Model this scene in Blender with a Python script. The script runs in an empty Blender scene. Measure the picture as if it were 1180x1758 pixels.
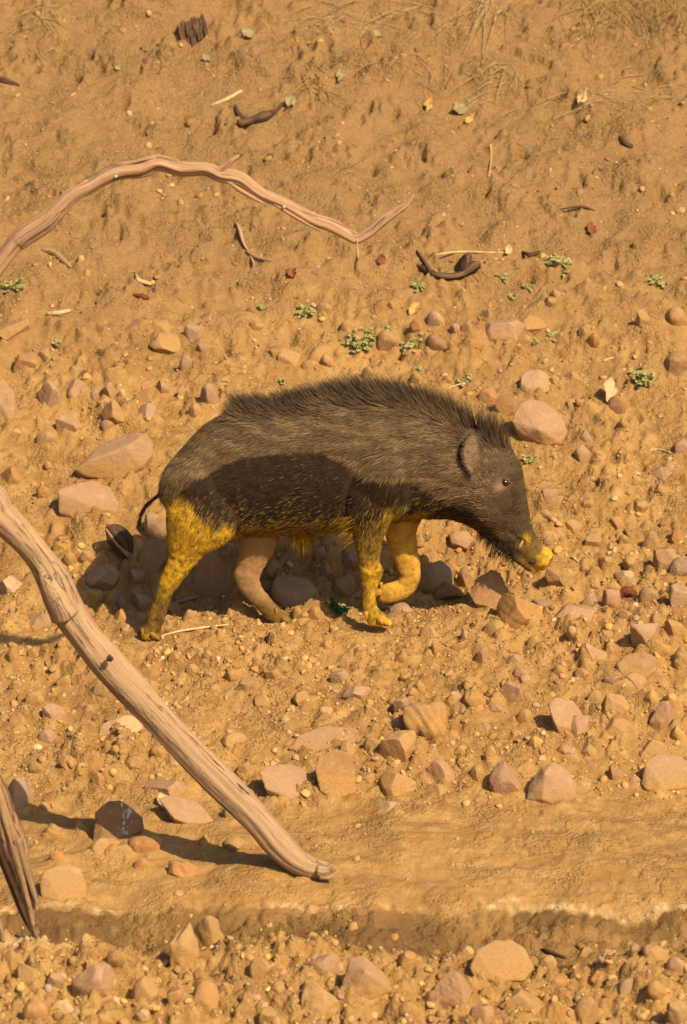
import bpy, bmesh, math, random
import numpy as np
from mathutils import Vector, Matrix, Quaternion
from mathutils.bvhtree import BVHTree

scene = bpy.context.scene
COL = scene.collection
rnd = random.Random(7)
rng = np.random.default_rng(11)
R = math.radians

# ------------------------------------------------------------------ camera, sky, sun, exposure
ELEV = R(14.0); DIST = 15.0; PXM = 530.0            # camera tilt, distance to the boar, photo pixels per metre there
FWD = Vector((0, math.cos(ELEV), -math.sin(ELEV)))
UPV = Vector((0, math.sin(ELEV), math.cos(ELEV)))
TARGET = Vector((0, 0, 0.371))
CAM = TARGET - FWD * DIST
cam = bpy.data.cameras.new('camera'); camo = bpy.data.objects.new('camera', cam); COL.objects.link(camo)
camo.location = CAM; camo.rotation_euler = FWD.to_track_quat('-Z', 'Y').to_euler()
cam.sensor_fit = 'VERTICAL'; cam.sensor_height = 36.0
cam.lens = 36.0 * DIST / (1758 / PXM)
cam.clip_end = 2000; cam.clip_start = 0.1
cam.dof.use_dof = True; cam.dof.focus_distance = DIST - 0.2; cam.dof.aperture_fstop = 4.5
scene.camera = camo

SUN_EL, SUN_AZ = R(43.5), R(38)                       # azimuth: to the right of the viewer
world = bpy.data.worlds.new('World'); scene.world = world; world.use_nodes = True
wn = world.node_tree.nodes; wl = world.node_tree.links
sky = wn.new('ShaderNodeTexSky'); sky.sky_type = 'NISHITA'; sky.sun_disc = False
sky.sun_elevation = SUN_EL; sky.sun_rotation = math.pi - SUN_AZ
sky.dust_density = 3.0; sky.altitude = 200
wl.new(sky.outputs[0], wn['Background'].inputs[0]); wn['Background'].inputs[1].default_value = 0.075
sun = bpy.data.lights.new('sun', 'SUN'); suno = bpy.data.objects.new('sun', sun); COL.objects.link(suno)
sun.energy = 4.6; sun.angle = R(0.53); sun.color = (1.0, 0.805, 0.52)
S = Vector((math.sin(SUN_AZ) * math.cos(SUN_EL), -math.cos(SUN_AZ) * math.cos(SUN_EL), math.sin(SUN_EL)))
suno.rotation_euler = S.to_track_quat('Z', 'Y').to_euler(); suno.location = S * 20
scene.view_settings.view_transform = 'Standard'; scene.view_settings.look = 'None'
scene.view_settings.exposure = 0.47; scene.view_settings.gamma = 1.0

# ------------------------------------------------------------------ picture <-> place helpers
def ray(px, py):
    return (FWD + Vector((1, 0, 0)) * ((px - 590) / (PXM * DIST)) + UPV * ((879 - py) / (PXM * DIST)))
def at(px, py, Y):
    """the point of the place seen at photo pixel (px, py), standing at depth Y"""
    d = ray(px, py); t = (Y - CAM.y) / d.y
    return CAM + d * t
def proj(P):
    """photo pixels of an array of points"""
    P = np.asarray(P, float); q = P - np.array(CAM)
    dep = q @ np.array(FWD)
    u = 590 + q[..., 0] / dep * DIST * PXM
    v = 879 - (q @ np.array(UPV)) / dep * DIST * PXM
    return u, v

# ------------------------------------------------------------------ noise
def _hash(ix, iy, seed):
    h = (ix.astype(np.int64) * 374761393 + iy.astype(np.int64) * 668265263 + seed * 1274126177) & 0xffffffff
    h = ((h ^ (h >> 13)) * 1274126177) & 0xffffffff
    h = h ^ (h >> 16)
    return (h & 0xffffff) / float(0x1000000)
def gnoise(x, y, seed=0):
    ix = np.floor(x); iy = np.floor(y); fx = x - ix; fy = y - iy
    sx = fx * fx * fx * (fx * (fx * 6 - 15) + 10); sy = fy * fy * fy * (fy * (fy * 6 - 15) + 10)
    def g(a, b):
        an = _hash(ix + a, iy + b, seed) * 2 * np.pi
        return np.cos(an) * (fx - a) + np.sin(an) * (fy - b)
    n = (g(0, 0) * (1 - sx) + g(1, 0) * sx) * (1 - sy) + (g(0, 1) * (1 - sx) + g(1, 1) * sx) * sy
    return n * 1.5
def fbm(x, y, seed=0, octv=4, gain=0.5):
    s = np.zeros_like(x); a = 1.0; f = 1.0
    for k in range(octv):
        s += a * gnoise(x * f + 17.3 * k, y * f - 9.1 * k, seed + k * 31); a *= gain; f *= 2.03
    return s
def worley(x, y, seed=0):
    ix = np.floor(x); iy = np.floor(y); best = np.full(x.shape, 9.0); cid = np.zeros(x.shape)
    for a in (-1, 0, 1):
        for b in (-1, 0, 1):
            cx = ix + a; cy = iy + b
            dx = cx + _hash(cx, cy, seed) - x; dy = cy + _hash(cx, cy, seed + 5) - y
            d = np.sqrt(dx * dx + dy * dy); m = d < best
            best = np.where(m, d, best); cid = np.where(m, _hash(cx, cy, seed + 9), cid)
    return best, cid
def smooth(a, b, x):
    t = np.clip((x - a) / (b - a), 0, 1); return t * t * (3 - 2 * t)

# ------------------------------------------------------------------ the lie of the land
def seg(Y0, Z0, py, slope):
    t = (879 - py) / (PXM * DIST)
    dY = math.cos(ELEV) + t * math.sin(ELEV); dZ = -math.sin(ELEV) + t * math.cos(ELEV)
    k = math.tan(slope); s = (Z0 + k * (CAM.y - Y0) - CAM.z) / (dZ - k * dY)
    return CAM.y + s * dY, CAM.z + s * dZ
up = [(0.0, 0.0), (0.15, -0.012)]
for py, sl in ((1000, 18), (880, 27), (600, 25), (300, 27), (0, 31)):
    up.append(seg(*up[-1], py, R(sl)))
y_, z_ = up[-1]
up += [(y_ + 0.9, z_ + 0.55), (y_ + 2.2, z_ + 1.15), (y_ + 4, z_ + 1.5), (y_ + 12, z_ + 1.9), (y_ + 60, z_ + 3), (900, z_ + 3)]
dn = [(0.0, 0.0)]
for py, sl in ((1110, 9), (1390, 19), (1555, 5), (1600, 10), (1640, 3), (1765, 9)):
    dn.append(seg(*dn[-1], py, R(sl)))
Y_MUD0, Y_MUD1, Y_TR, Y_BERM = dn[2][0], dn[3][0], dn[4][0], dn[5][0]
y_, z_ = dn[-1]
dn += [(y_ - 2, z_ - 0.2), (y_ - 8, z_ - 0.5), (-900, z_ - 0.5)]
prof = sorted(dn[1:] + up); PY = np.array([p[0] for p in prof]); PZ = np.array([p[1] for p in prof])
def profile(Y):
    k = np.array([-0.10, -0.05, 0, 0.05, 0.10]); s = 0
    for d in k: s = s + np.interp(Y + d, PY, PZ)
    return s / 5
FEET = [(-0.625, -0.10), (-0.20, 0.05), (-0.26, 0.03), (0.12, -0.10)]
def base_height(X, Y):
    z = profile(Y)
    near = np.exp(-(Y / 6) ** 2)
    z = z + 0.028 * np.clip(X + 0.3, -1.5, 1.5) * np.exp(-(Y / 0.8) ** 2)
    # hollow behind the ledge the boar walks on
    hol = np.exp(-((Y - 0.30) / 0.14) ** 2) * smooth(0.06, 0.16, Y) * smooth(-0.98, -0.75, X) * (1 - smooth(0.35, 0.6, X))
    z = z - 0.07 * hol - 0.018 * np.exp(-((Y - 0.07) / 0.07) ** 2) * np.exp(-((X + 0.2) / 0.16) ** 2)
    # wet trough in front of the mud strip
    yc = Y_TR + 0.07 * gnoise(X * 1.3, X * 0 + 3.3, 4) + 0.05 * gnoise(X * 5.3, X * 0 + 3.3, 7) + 0.02
    z = z - (0.085 + 0.04 * gnoise(X * 2.1, X * 0 + 1.7, 8)) * np.exp(-((Y - yc) / 0.19) ** 2)
    z = z + (0.014 + 0.045 * gnoise(X * 2.6, X * 0 + 7.7, 18)) * np.exp(-((Y - Y_BERM + 0.1) / 0.2) ** 2)
    far = smooth(3.5, 12, np.abs(Y)) + smooth(3, 12, np.abs(X))
    z = z + 0.35 * np.clip(far, 0, 1) * fbm(X / 9, Y / 9, 3, 3)
    z = z + 0.05 * fbm(X / 0.9, Y / 0.9, 21, 2) * (0.35 + 0.65 * smooth(0.5, 1.5, np.abs(Y)))
    return z
def zones(X, Y):
    rub = smooth(Y_MUD0 - 0.08, Y_MUD0 + 0.12, Y + 0.06 * gnoise(X * 3, Y * 3, 5)) * (1 - smooth(0.25, 0.6, Y))
    fore = 1 - smooth(Y_BERM - 0.05, Y_BERM + 0.22, Y + 0.08 * gnoise(X * 4, Y * 4, 6))
    mid = smooth(0.2, 0.5, Y) * (1 - smooth(1.3, 1.9, Y))
    top = smooth(1.3, 1.9, Y)
    return rub, fore, mid, top
def height(X, Y):
    X = np.asarray(X, float); Y = np.asarray(Y, float)
    z = base_height(X, Y); rub, fore, mid, top = zones(X, Y)
    fade = np.exp(-(np.maximum(np.abs(X) - 2.2, 0) / 1.5) ** 2) * np.exp(-(np.maximum(np.abs(Y) - 4, 0) / 1.5) ** 2)
    calm = np.ones_like(X)
    for fx, fy in FEET: calm = calm * (1 - 0.85 * np.exp(-((X - fx) ** 2 + (Y - fy) ** 2) / 0.06 ** 2))
    wx = X + 0.006 * gnoise(X * 30, Y * 30, 41); wy = Y + 0.006 * gnoise(X * 30, Y * 30, 42)
    d = (0.013 + 0.010 * top + 0.006 * mid) * fbm(X / 0.24, Y / 0.20, 51, 5)
    w1, c1 = worley(wx / 0.085, wy / 0.10, 61); w2, c2 = worley(wx / 0.034, wy / 0.04, 62); w3, c3 = worley(wx / 0.016, wy / 0.02, 63)
    clod1 = np.clip(1 - w1 * 1.35, 0, 1) ** 0.6 * (c1 > 0.45) * (0.4 + c1)
    clod2 = np.clip(1 - w2 * 1.3, 0, 1) ** 0.6 * (c2 > 0.35) * (0.4 + c2)
    clod3 = np.clip(1 - w3 * 1.25, 0, 1) ** 0.7 * (c3 > 0.4) * (0.4 + c3)
    patch = smooth(-0.25, 0.35, fbm(X / 0.35, Y / 0.35, 71, 3))
    patch2 = smooth(-0.05, 0.5, fbm(X / 0.24, Y / 0.16, 75, 3))
    rough = np.clip(rub * (0.30 + 0.70 * smooth(-0.15, 0.35, fbm(X / 0.45, Y / 0.35, 77, 2) + 0.25 * smooth(0.1, 0.9, X) - 0.10)) + fore + 0.55 * np.exp(-((Y + 1.78) / 0.12) ** 2), 0, 1)
    d += clod1 * (0.034 * rough + 0.020 * mid + 0.010 * top * patch2 * patch) * (0.35 + 0.65 * patch)
    d += clod2 * (0.021 * rough + 0.015 * mid * patch + 0.019 * top * patch2 + 0.002)
    d += clod3 * (0.010 * rough + 0.0060 * mid + 0.0040 * top * patch2 + 0.001)
    # trodden dents and little scarps on the upper bank
    wd, cd = worley(wx / 0.10 + 3, wy / 0.13, 81)
    dent = np.clip(1 - (wd / 0.30) ** 2, 0, 1) * (cd > 0.62)
    d -= dent * 0.050 * (top + 0.4 * mid) * (0.04 + 0.96 * patch2)
    wd, cd = worley(wx / 0.05 + 9, wy / 0.07, 83)
    d -= np.clip(1 - (wd / 0.28) ** 2, 0, 1) * (cd > 0.72) * 0.024 * (top + 0.6 * mid) * patch2
    sc = fbm(X / 0.33, Y / 0.12, 91, 3)
    d += 0.032 * smooth(0.02, 0.09, sc) * (top * 0.8 + 0.3 * mid) * patch
    mudstrip = np.clip(1 - rub - fore - mid - top, 0, 1)
    d += mudstrip * 0.007 * fbm(X / 0.28, Y / 0.11, 95, 5)
    wd, cd = worley(wx / 0.045 + 4, wy / 0.06, 97)
    d -= np.clip(1 - (wd / 0.3) ** 2, 0, 1) * (cd > 0.7) * 0.010 * mudstrip * patch
    return z + d * fade * calm

# ground grid: fine where the picture looks, coarse out to the horizon
def axis(lo, hi, step, far):
    core = list(np.arange(lo, hi + 1e-6, step)); s = step; a = lo; left = []
    while a > -far: s *= 1.16; a -= s; left.append(a)
    s = step; b = hi; right = []
    while b < far: s *= 1.16; b += s; right.append(b)
    return np.array(left[::-1] + core + right)
gx = axis(-1.45, 1.45, 0.0066, 800); gy = axis(-3.1, 3.3, 0.0066, 800)
GX, GY = np.meshgrid(gx, gy, indexing='ij'); GZ = height(GX, GY)
def gz(x, y):
    """bilinear ground height at arrays of points"""
    x = np.asarray(x, float); y = np.asarray(y, float)
    i = np.clip(np.searchsorted(gx, x) - 1, 0, len(gx) - 2); j = np.clip(np.searchsorted(gy, y) - 1, 0, len(gy) - 2)
    fx = np.clip((x - gx[i]) / (gx[i + 1] - gx[i]), 0, 1); fy = np.clip((y - gy[j]) / (gy[j + 1] - gy[j]), 0, 1)
    return (GZ[i, j] * (1 - fx) + GZ[i + 1, j] * fx) * (1 - fy) + (GZ[i, j + 1] * (1 - fx) + GZ[i + 1, j + 1] * fx) * fy
def hit(px, py):
    d = np.array(ray(px, py)); t = np.linspace(10.5, 20, 3000)
    P = np.array(CAM)[None] + t[:, None] * d[None]
    k = np.argmax(P[:, 2] < gz(P[:, 0], P[:, 1]))
    return Vector(P[k])
def gnormal(x, y, e=0.05):
    dx = float(gz(x + e, y) - gz(x - e, y)) / (2 * e); dy = float(gz(x, y + e) - gz(x, y - e)) / (2 * e)
    return Vector((-dx, -dy, 1)).normalized()

# ------------------------------------------------------------------ object helpers
def mesh_obj(name, verts, faces, mat, parent=None, smoothed=True):
    me = bpy.data.meshes.new(name); me.from_pydata([tuple(v) for v in verts], [], faces); me.update()
    if smoothed: me.polygons.foreach_set('use_smooth', [True] * len(me.polygons))
    o = bpy.data.objects.new(name, me); COL.objects.link(o)
    if mat: me.materials.append(mat)
    if parent: o.parent = parent
    return o
def big_mesh(name, V, loops, starts, mat, parent=None, smoothed=True):
    me = bpy.data.meshes.new(name); me.vertices.add(len(V)); me.vertices.foreach_set('co', np.asarray(V, np.float32).ravel())
    me.loops.add(len(loops)); me.loops.foreach_set('vertex_index', np.asarray(loops, np.int32))
    me.polygons.add(len(starts)); me.polygons.foreach_set('loop_start', np.asarray(starts, np.int32))
    if smoothed: me.polygons.foreach_set('use_smooth', np.ones(len(starts), bool))
    me.update(calc_edges=True); me.validate()
    o = bpy.data.objects.new(name, me); COL.objects.link(o); me.materials.append(mat)
    if parent: o.parent = parent
    return o
def color_attr(me, name, cols):
    a = me.attributes.new(name, 'FLOAT_COLOR', 'POINT'); c = np.ones((len(me.vertices), 4), np.float32); c[:, :3] = cols
    a.data.foreach_set('color', c.ravel())
def tag(o, label=None, cat=None, group=None, kind=None):
    if label: o['label'] = label
    if cat: o['category'] = cat
    if group: o['group'] = group
    if kind: o['kind'] = kind
    return o
def empty(name, loc):
    o = bpy.data.objects.new(name, None); COL.objects.link(o); o.location = loc; o.empty_display_size = 0.1
    return o
def sub(parent, o):
    bpy.context.view_layer.update(); w = o.matrix_world.copy(); o.parent = parent; o.matrix_parent_inverse = parent.matrix_world.inverted(); o.matrix_world = w; return o
def adopt(parent, o):
    o.parent = parent; o.matrix_parent_inverse = Matrix.Translation(-Vector(parent.location)); return o

class NT:
    def __init__(s, name):
        s.m = bpy.data.materials.new(name); s.m.use_nodes = True; s.t = s.m.node_tree; s.b = s.t.nodes['Principled BSDF']
    def n(s, typ, **kw):
        nd = s.t.nodes.new(typ)
        for k, v in kw.items():
            if k.startswith('i_'):
                nd.inputs[int(k[2:])].default_value = v
            else: setattr(nd, k, v)
        return nd
    def l(s, a, b): s.t.links.new(a, b); return b.node
    def noise(s, vec, scale, detail=4, rough=0.55):
        nd = s.n('ShaderNodeTexNoise'); nd.inputs['Scale'].default_value = scale; nd.inputs['Detail'].default_value = detail
        nd.inputs['Roughness'].default_value = rough
        if vec is not None: s.l(vec, nd.inputs['Vector'])
        return nd.outputs['Fac']
    def ramp(s, fac, a, b, ca=(0, 0, 0), cb=(1, 1, 1)):
        nd = s.n('ShaderNodeValToRGB'); e = nd.color_ramp.elements
        e[0].position = a; e[1].position = b; e[0].color = (*ca, 1); e[1].color = (*cb, 1)
        s.l(fac, nd.inputs[0]); return nd.outputs[0]
    def mix(s, fac, a, b, mode='MIX'):
        nd = s.n('ShaderNodeMix', data_type='RGBA', blend_type=mode)
        for sock, v in ((nd.inputs[0], fac), (nd.inputs[6], a), (nd.inputs[7], b)):
            if isinstance(v, (int, float)): sock.default_value = v
            elif isinstance(v, tuple): sock.default_value = (*v, 1)
            else: s.l(v, sock)
        return nd.outputs[2]
    def math(s, op, a, b=0.0):
        nd = s.n('ShaderNodeMath', operation=op)
        for sock, v in ((nd.inputs[0], a), (nd.inputs[1], b)):
            if isinstance(v, (int, float)): sock.default_value = v
            else: s.l(v, sock)
        return nd.outputs[0]
    def bump(s, h, strength, dist, normal=None):
        nd = s.n('ShaderNodeBump'); nd.inputs['Strength'].default_value = strength; nd.inputs['Distance'].default_value = dist
        s.l(h, nd.inputs['Height'])
        if normal: s.l(normal, nd.inputs['Normal'])
        return nd.outputs[0]
    def out(s, col, rough=0.9, normal=None, spec=0.25):
        if isinstance(col, tuple): s.b.inputs['Base Color'].default_value = (*col, 1)
        else: s.l(col, s.b.inputs['Base Color'])
        if isinstance(rough, (int, float)): s.b.inputs['Roughness'].default_value = rough
        else: s.l(rough, s.b.inputs['Roughness'])
        s.b.inputs['Specular IOR Level'].default_value = spec
        if normal: s.l(normal, s.b.inputs['Normal'])
        return s.m

SOIL = (0.42, 0.243, 0.084); SOIL_D = (0.295, 0.162, 0.054); SOIL_L = (0.51, 0.318, 0.120)
def make_soil_mat():
    k = NT('sandy_soil'); pos = k.n('ShaderNodeNewGeometry').outputs['Position']
    at_ = k.n('ShaderNodeAttribute', attribute_name='stain'); sep = k.n('ShaderNodeSeparateColor'); k.l(at_.outputs['Color'], sep.inputs[0])
    n1 = k.noise(pos, 2.3, 5); n2 = k.noise(pos, 19, 5); n3 = k.noise(pos, 110, 4, 0.65)
    c = k.mix(k.ramp(n1, 0.35, 0.68), SOIL_D, SOIL)
    c = k.mix(k.ramp(n2, 0.45, 0.75), c, SOIL_L)
    c = k.mix(k.ramp(n3, 0.3, 0.75), k.mix(0.45, c, (0.22, 0.115, 0.04)), c)
    c = k.mix(sep.outputs[2], c, k.mix(k.ramp(n3, 0.3, 0.75), (0.20, 0.115, 0.046), (0.335, 0.198, 0.081)))               # greyer earth high on the bank
    crust_n = k.ramp(k.noise(pos, 26, 6, 0.7), 0.38, 0.56)
    c = k.mix(k.math('MULTIPLY', sep.outputs[1], crust_n), c, (0.62, 0.46, 0.26))
    wet = k.math('MULTIPLY', sep.outputs[0], k.ramp(k.noise(pos, 14, 4), 0.05, 0.42))
    c = k.mix(wet, c, (0.16, 0.088, 0.031))
    rough = k.math('SUBTRACT', 0.95, k.math('MULTIPLY', wet, 0.45))
    vo = k.n('ShaderNodeTexVoronoi', feature='F1'); vo.inputs['Scale'].default_value = 85; k.l(pos, vo.inputs['Vector'])
    vo2 = k.n('ShaderNodeTexVoronoi', feature='F1'); vo2.inputs['Scale'].default_value = 190; k.l(pos, vo2.inputs['Vector'])
    msk = k.ramp(k.noise(pos, 6, 5), 0.44, 0.62); inv = k.math('SUBTRACT', 1.0, vo.outputs['Distance']); inv2 = k.math('SUBTRACT', 1.0, vo2.outputs['Distance'])
    b0 = k.bump(k.math('MULTIPLY', inv, k.math('ADD', 0.08, msk)), 0.7, 0.010)
    b0 = k.bump(k.math('MULTIPLY', inv2, k.math('ADD', 0.3, msk)), 0.6, 0.004, b0)
    b1 = k.bump(k.noise(pos, 90, 6, 0.65), 0.7, 0.008, b0)
    b2 = k.bump(k.noise(pos, 300, 3, 0.6), 0.5, 0.002, b1)
    return k.out(c, rough, b2, 0.15)
M_SOIL = make_soil_mat()

def make_stone_mat():
    k = NT('dusty_stone'); g = k.n('ShaderNodeNewGeometry'); pos = g.outputs['Position']; oi = k.n('ShaderNodeObjectInfo')
    tc = k.n('ShaderNodeTexCoord').outputs['Object']
    vs = k.n('ShaderNodeVectorMath', operation='SUBTRACT'); k.l(pos, vs.inputs[0]); k.l(oi.outputs['Location'], vs.inputs[1])
    sx = k.n('ShaderNodeSeparateXYZ'); k.l(vs.outputs[0], sx.inputs[0])
    n0 = k.noise(tc, 1.7, 6, 0.65); n1 = k.noise(pos, 30, 6, 0.65); n2 = k.noise(pos, 140, 4, 0.6)
    col = k.mix(k.ramp(n0, 0.35, 0.7), k.mix(0.35, oi.outputs['Color'], (0.16, 0.085, 0.05)), oi.outputs['Color'])
    col = k.mix(k.math('MULTIPLY', k.ramp(n1, 0.5, 0.8), 0.6), col, (0.58, 0.42, 0.27))
    # earth stuck to the lower part and in patches (amount in the object's alpha)
    hgt = k.math('MULTIPLY', sx.outputs[2], 9.0)
    f = k.math('ADD', k.math('SUBTRACT', k.math('ADD', k.math('MULTIPLY', n0, 0.9), k.math('MULTIPLY', n1, 0.9)), hgt), k.math('MULTIPLY', oi.outputs['Alpha'], 1.0))
    dust = k.ramp(k.math('MULTIPLY', f, 0.5), 0.52, 0.82)
    col = k.mix(k.math('ADD', k.math("MULTIPLY", dust, 0.55), 0.38), col, k.mix(k.ramp(n2, 0.3, 0.7), SOIL_D, SOIL))
    b1 = k.bump(n1, 0.6, 0.010); b2 = k.bump(n2, 0.5, 0.004, b1)
    return k.out(col, 0.92, b2, 0.1)
M_STONE = make_stone_mat()

def make_attr_mat(name, attr, rough=0.9, spec=0.2, bump=None, nvar=0.0):
    k = NT(name); a = k.n('ShaderNodeAttribute', attribute_name=attr).outputs['Color']; nm = None
    pos = k.n('ShaderNodeNewGeometry').outputs['Position']
    if bump: nm = k.bump(k.noise(pos, bump, 5, 0.6), 0.5, 0.003)
    if nvar: a = k.mix(k.math('MULTIPLY', k.ramp(k.noise(pos, 60, 4), 0.35, 0.7), nvar), a, (0.10, 0.05, 0.02))
    return k.out(a, rough, nm, spec)
M_PEB = make_attr_mat('pebble_mix', 'tint', 0.9, 0.2, 160, 0.25)
M_FUR = make_attr_mat('bristle', 'tint', 0.72, 0.12)
M_HIDE = make_attr_mat('muddy_hide', 'tint', 0.75, 0.25, 220, 0.25)

def make_wood_mat(name, ca, cb, cc, groove=0.5):
    k = NT(name); a = k.n('ShaderNodeAttribute', attribute_name='grain').outputs['Vector']
    n1 = k.noise(a, 26, 6, 0.62); n2 = k.noise(a, 75, 5, 0.6); n3 = k.noise(a, 7, 4)
    c = k.mix(k.ramp(n1, 0.35, 0.65), ca, cb); c = k.mix(k.math('MULTIPLY', k.ramp(n3, 0.48, 0.7), 0.55), c, cc)
    c = k.mix(k.math('MULTIPLY', k.ramp(n2, 0.28, 0.42, (1, 1, 1), (0, 0, 0)), groove), c, (0.07, 0.032, 0.014))
    mp = k.n('ShaderNodeVectorMath', operation='MULTIPLY'); k.l(a, mp.inputs[0]); mp.inputs[1].default_value = (1, 1, 0.45)
    cr = k.noise(mp.outputs[0], 5.5, 5, 0.6); band = k.ramp(k.math('ABSOLUTE', k.math('SUBTRACT', cr, 0.5)), 0.004, 0.022, (1, 1, 1), (0, 0, 0))
    pat = k.ramp(k.noise(a, 3.1, 3), 0.42, 0.6); band = k.math('MULTIPLY', band, pat)
    c = k.mix(k.math('MULTIPLY', band, 0.85), c, (0.05, 0.026, 0.014))
    b = k.bump(n1, 0.5, 0.006); b = k.bump(n2, 0.5, 0.003, b); b = k.bump(k.math('SUBTRACT', 1.0, band), 0.8, 0.006, b)
    return k.out(c, 0.8, b, 0.25)
M_WOOD_P = make_wood_mat('weathered_pink_wood', (0.33, 0.185, 0.10), (0.46, 0.285, 0.165), (0.56, 0.385, 0.25), 0.35)
M_WOOD_G = make_wood_mat('weathered_grey_wood', (0.33, 0.21, 0.112), (0.42, 0.275, 0.152), (0.48, 0.325, 0.185), 0.18)
M_WOOD_D = make_wood_mat('dark_old_wood', (0.05, 0.027, 0.016), (0.14, 0.075, 0.04), (0.22, 0.13, 0.075))
M_WOOD_R = make_wood_mat('red_brown_bark', (0.13, 0.03, 0.012), (0.28, 0.075, 0.03), (0.33, 0.14, 0.07))
M_WOOD_S = make_wood_mat('splintered_wood', (0.20, 0.11, 0.055), (0.40, 0.245, 0.13), (0.5, 0.33, 0.18), 0.8)
def plain(name, col, rough=0.8, scale=60, var=0.35, spec=0.25):
    k = NT(name); pos = k.n('ShaderNodeNewGeometry').outputs['Position']; n = k.noise(pos, scale, 5)
    c = k.mix(k.ramp(n, 0.35, 0.7), tuple(x * (1 - var) for x in col), col)
    return k.out(c, rough, k.bump(n, 0.3, 0.003), spec)
M_STRAW = plain('dry_straw', (0.52, 0.34, 0.13)); M_STRAW2 = plain('pale_straw', (0.62, 0.45, 0.22))
M_LEAF = plain('seedling_green', (0.40, 0.37, 0.13), 0.8, 120); M_LEAF_D = plain('dark_plant_green', (0.04, 0.12, 0.03), 0.6, 120)
M_DROP = plain('white_dropping', (0.62, 0.54, 0.44), 0.9)
M_MUD = plain('yellow_mud', (0.52, 0.27, 0.025), 0.8, 90)
def leafmat(n, c): return plain(n, c, 0.7, 80, 0.3)

# ------------------------------------------------------------------ stones
def ico(sub):
    bm = bmesh.new(); bmesh.ops.create_icosphere(bm, subdivisions=sub, radius=1.0)
    v = np.array([x.co[:] for x in bm.verts]); f = [[q.index for q in p.verts] for p in bm.faces]; bm.free(); return v, f
ICO = {s: ico(s) for s in (1, 2, 3, 4, 5)}
def n3(v, r, f):
    s = 0
    for k in range(5):
        d = np.array([r.gauss(0, 1) for _ in range(3)]); s = s + np.sin(v @ d * f + r.uniform(0, 6.3)) / 2.2
    return s
def rock_verts(kind, seed, sub):
    r = random.Random(seed); v = ICO[sub][0].copy()
    ncut = {'cobble': 9, 'block': 13, 'slab': 11, 'clod': 4, 'wedge': 12}[kind]
    v *= (1 + 0.13 * n3(v, r, 1.3))[:, None]
    for _ in range(ncut):
        n = np.array([r.gauss(0, 1) for _ in range(3)])
        n /= np.linalg.norm(n); d = r.uniform(0.42, 0.80) if kind in ('block', 'wedge', 'slab') else r.uniform(0.58, 0.86)
        ov = np.maximum(v @ n - d, 0); v -= ov[:, None] * n[None] * (0.97 if kind != 'cobble' else 0.9)
    if kind == 'wedge': v[:, 2] += 0.35 * v[:, 0] * (v[:, 2] > -0.2)
    if kind == 'clod':
        v *= (1 + 0.10 * n3(v, r, 2.6) + 0.05 * n3(v, r, 6))[:, None]
    else:
        v *= (1 + 0.022 * n3(v, r, 4) + 0.011 * n3(v, r, 10))[:, None]
    v -= (v.max(0) + v.min(0)) / 2; v /= (v.max(0) - v.min(0)) / 2
    return v
TONES = {'L': ((0.40, 0.255, 0.175), 'pinkish'), 'T': ((0.43, 0.26, 0.12), 'tan'), 'O': ((0.44, 0.21, 0.075), 'orange brown'),
         'B': ((0.29, 0.155, 0.085), 'brown'), 'G': ((0.33, 0.235, 0.185), 'greyish'), 'D': ((0.17, 0.10, 0.062), 'dark'),
         'P': ((0.60, 0.43, 0.25), 'pale'), 'Y': ((0.55, 0.34, 0.10), 'yellowish')}
KW = {'cobble': 'rounded', 'block': 'angular', 'slab': 'flat', 'clod': 'lumpy', 'wedge': 'pointed'}
STONES = []
shared = {}
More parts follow.
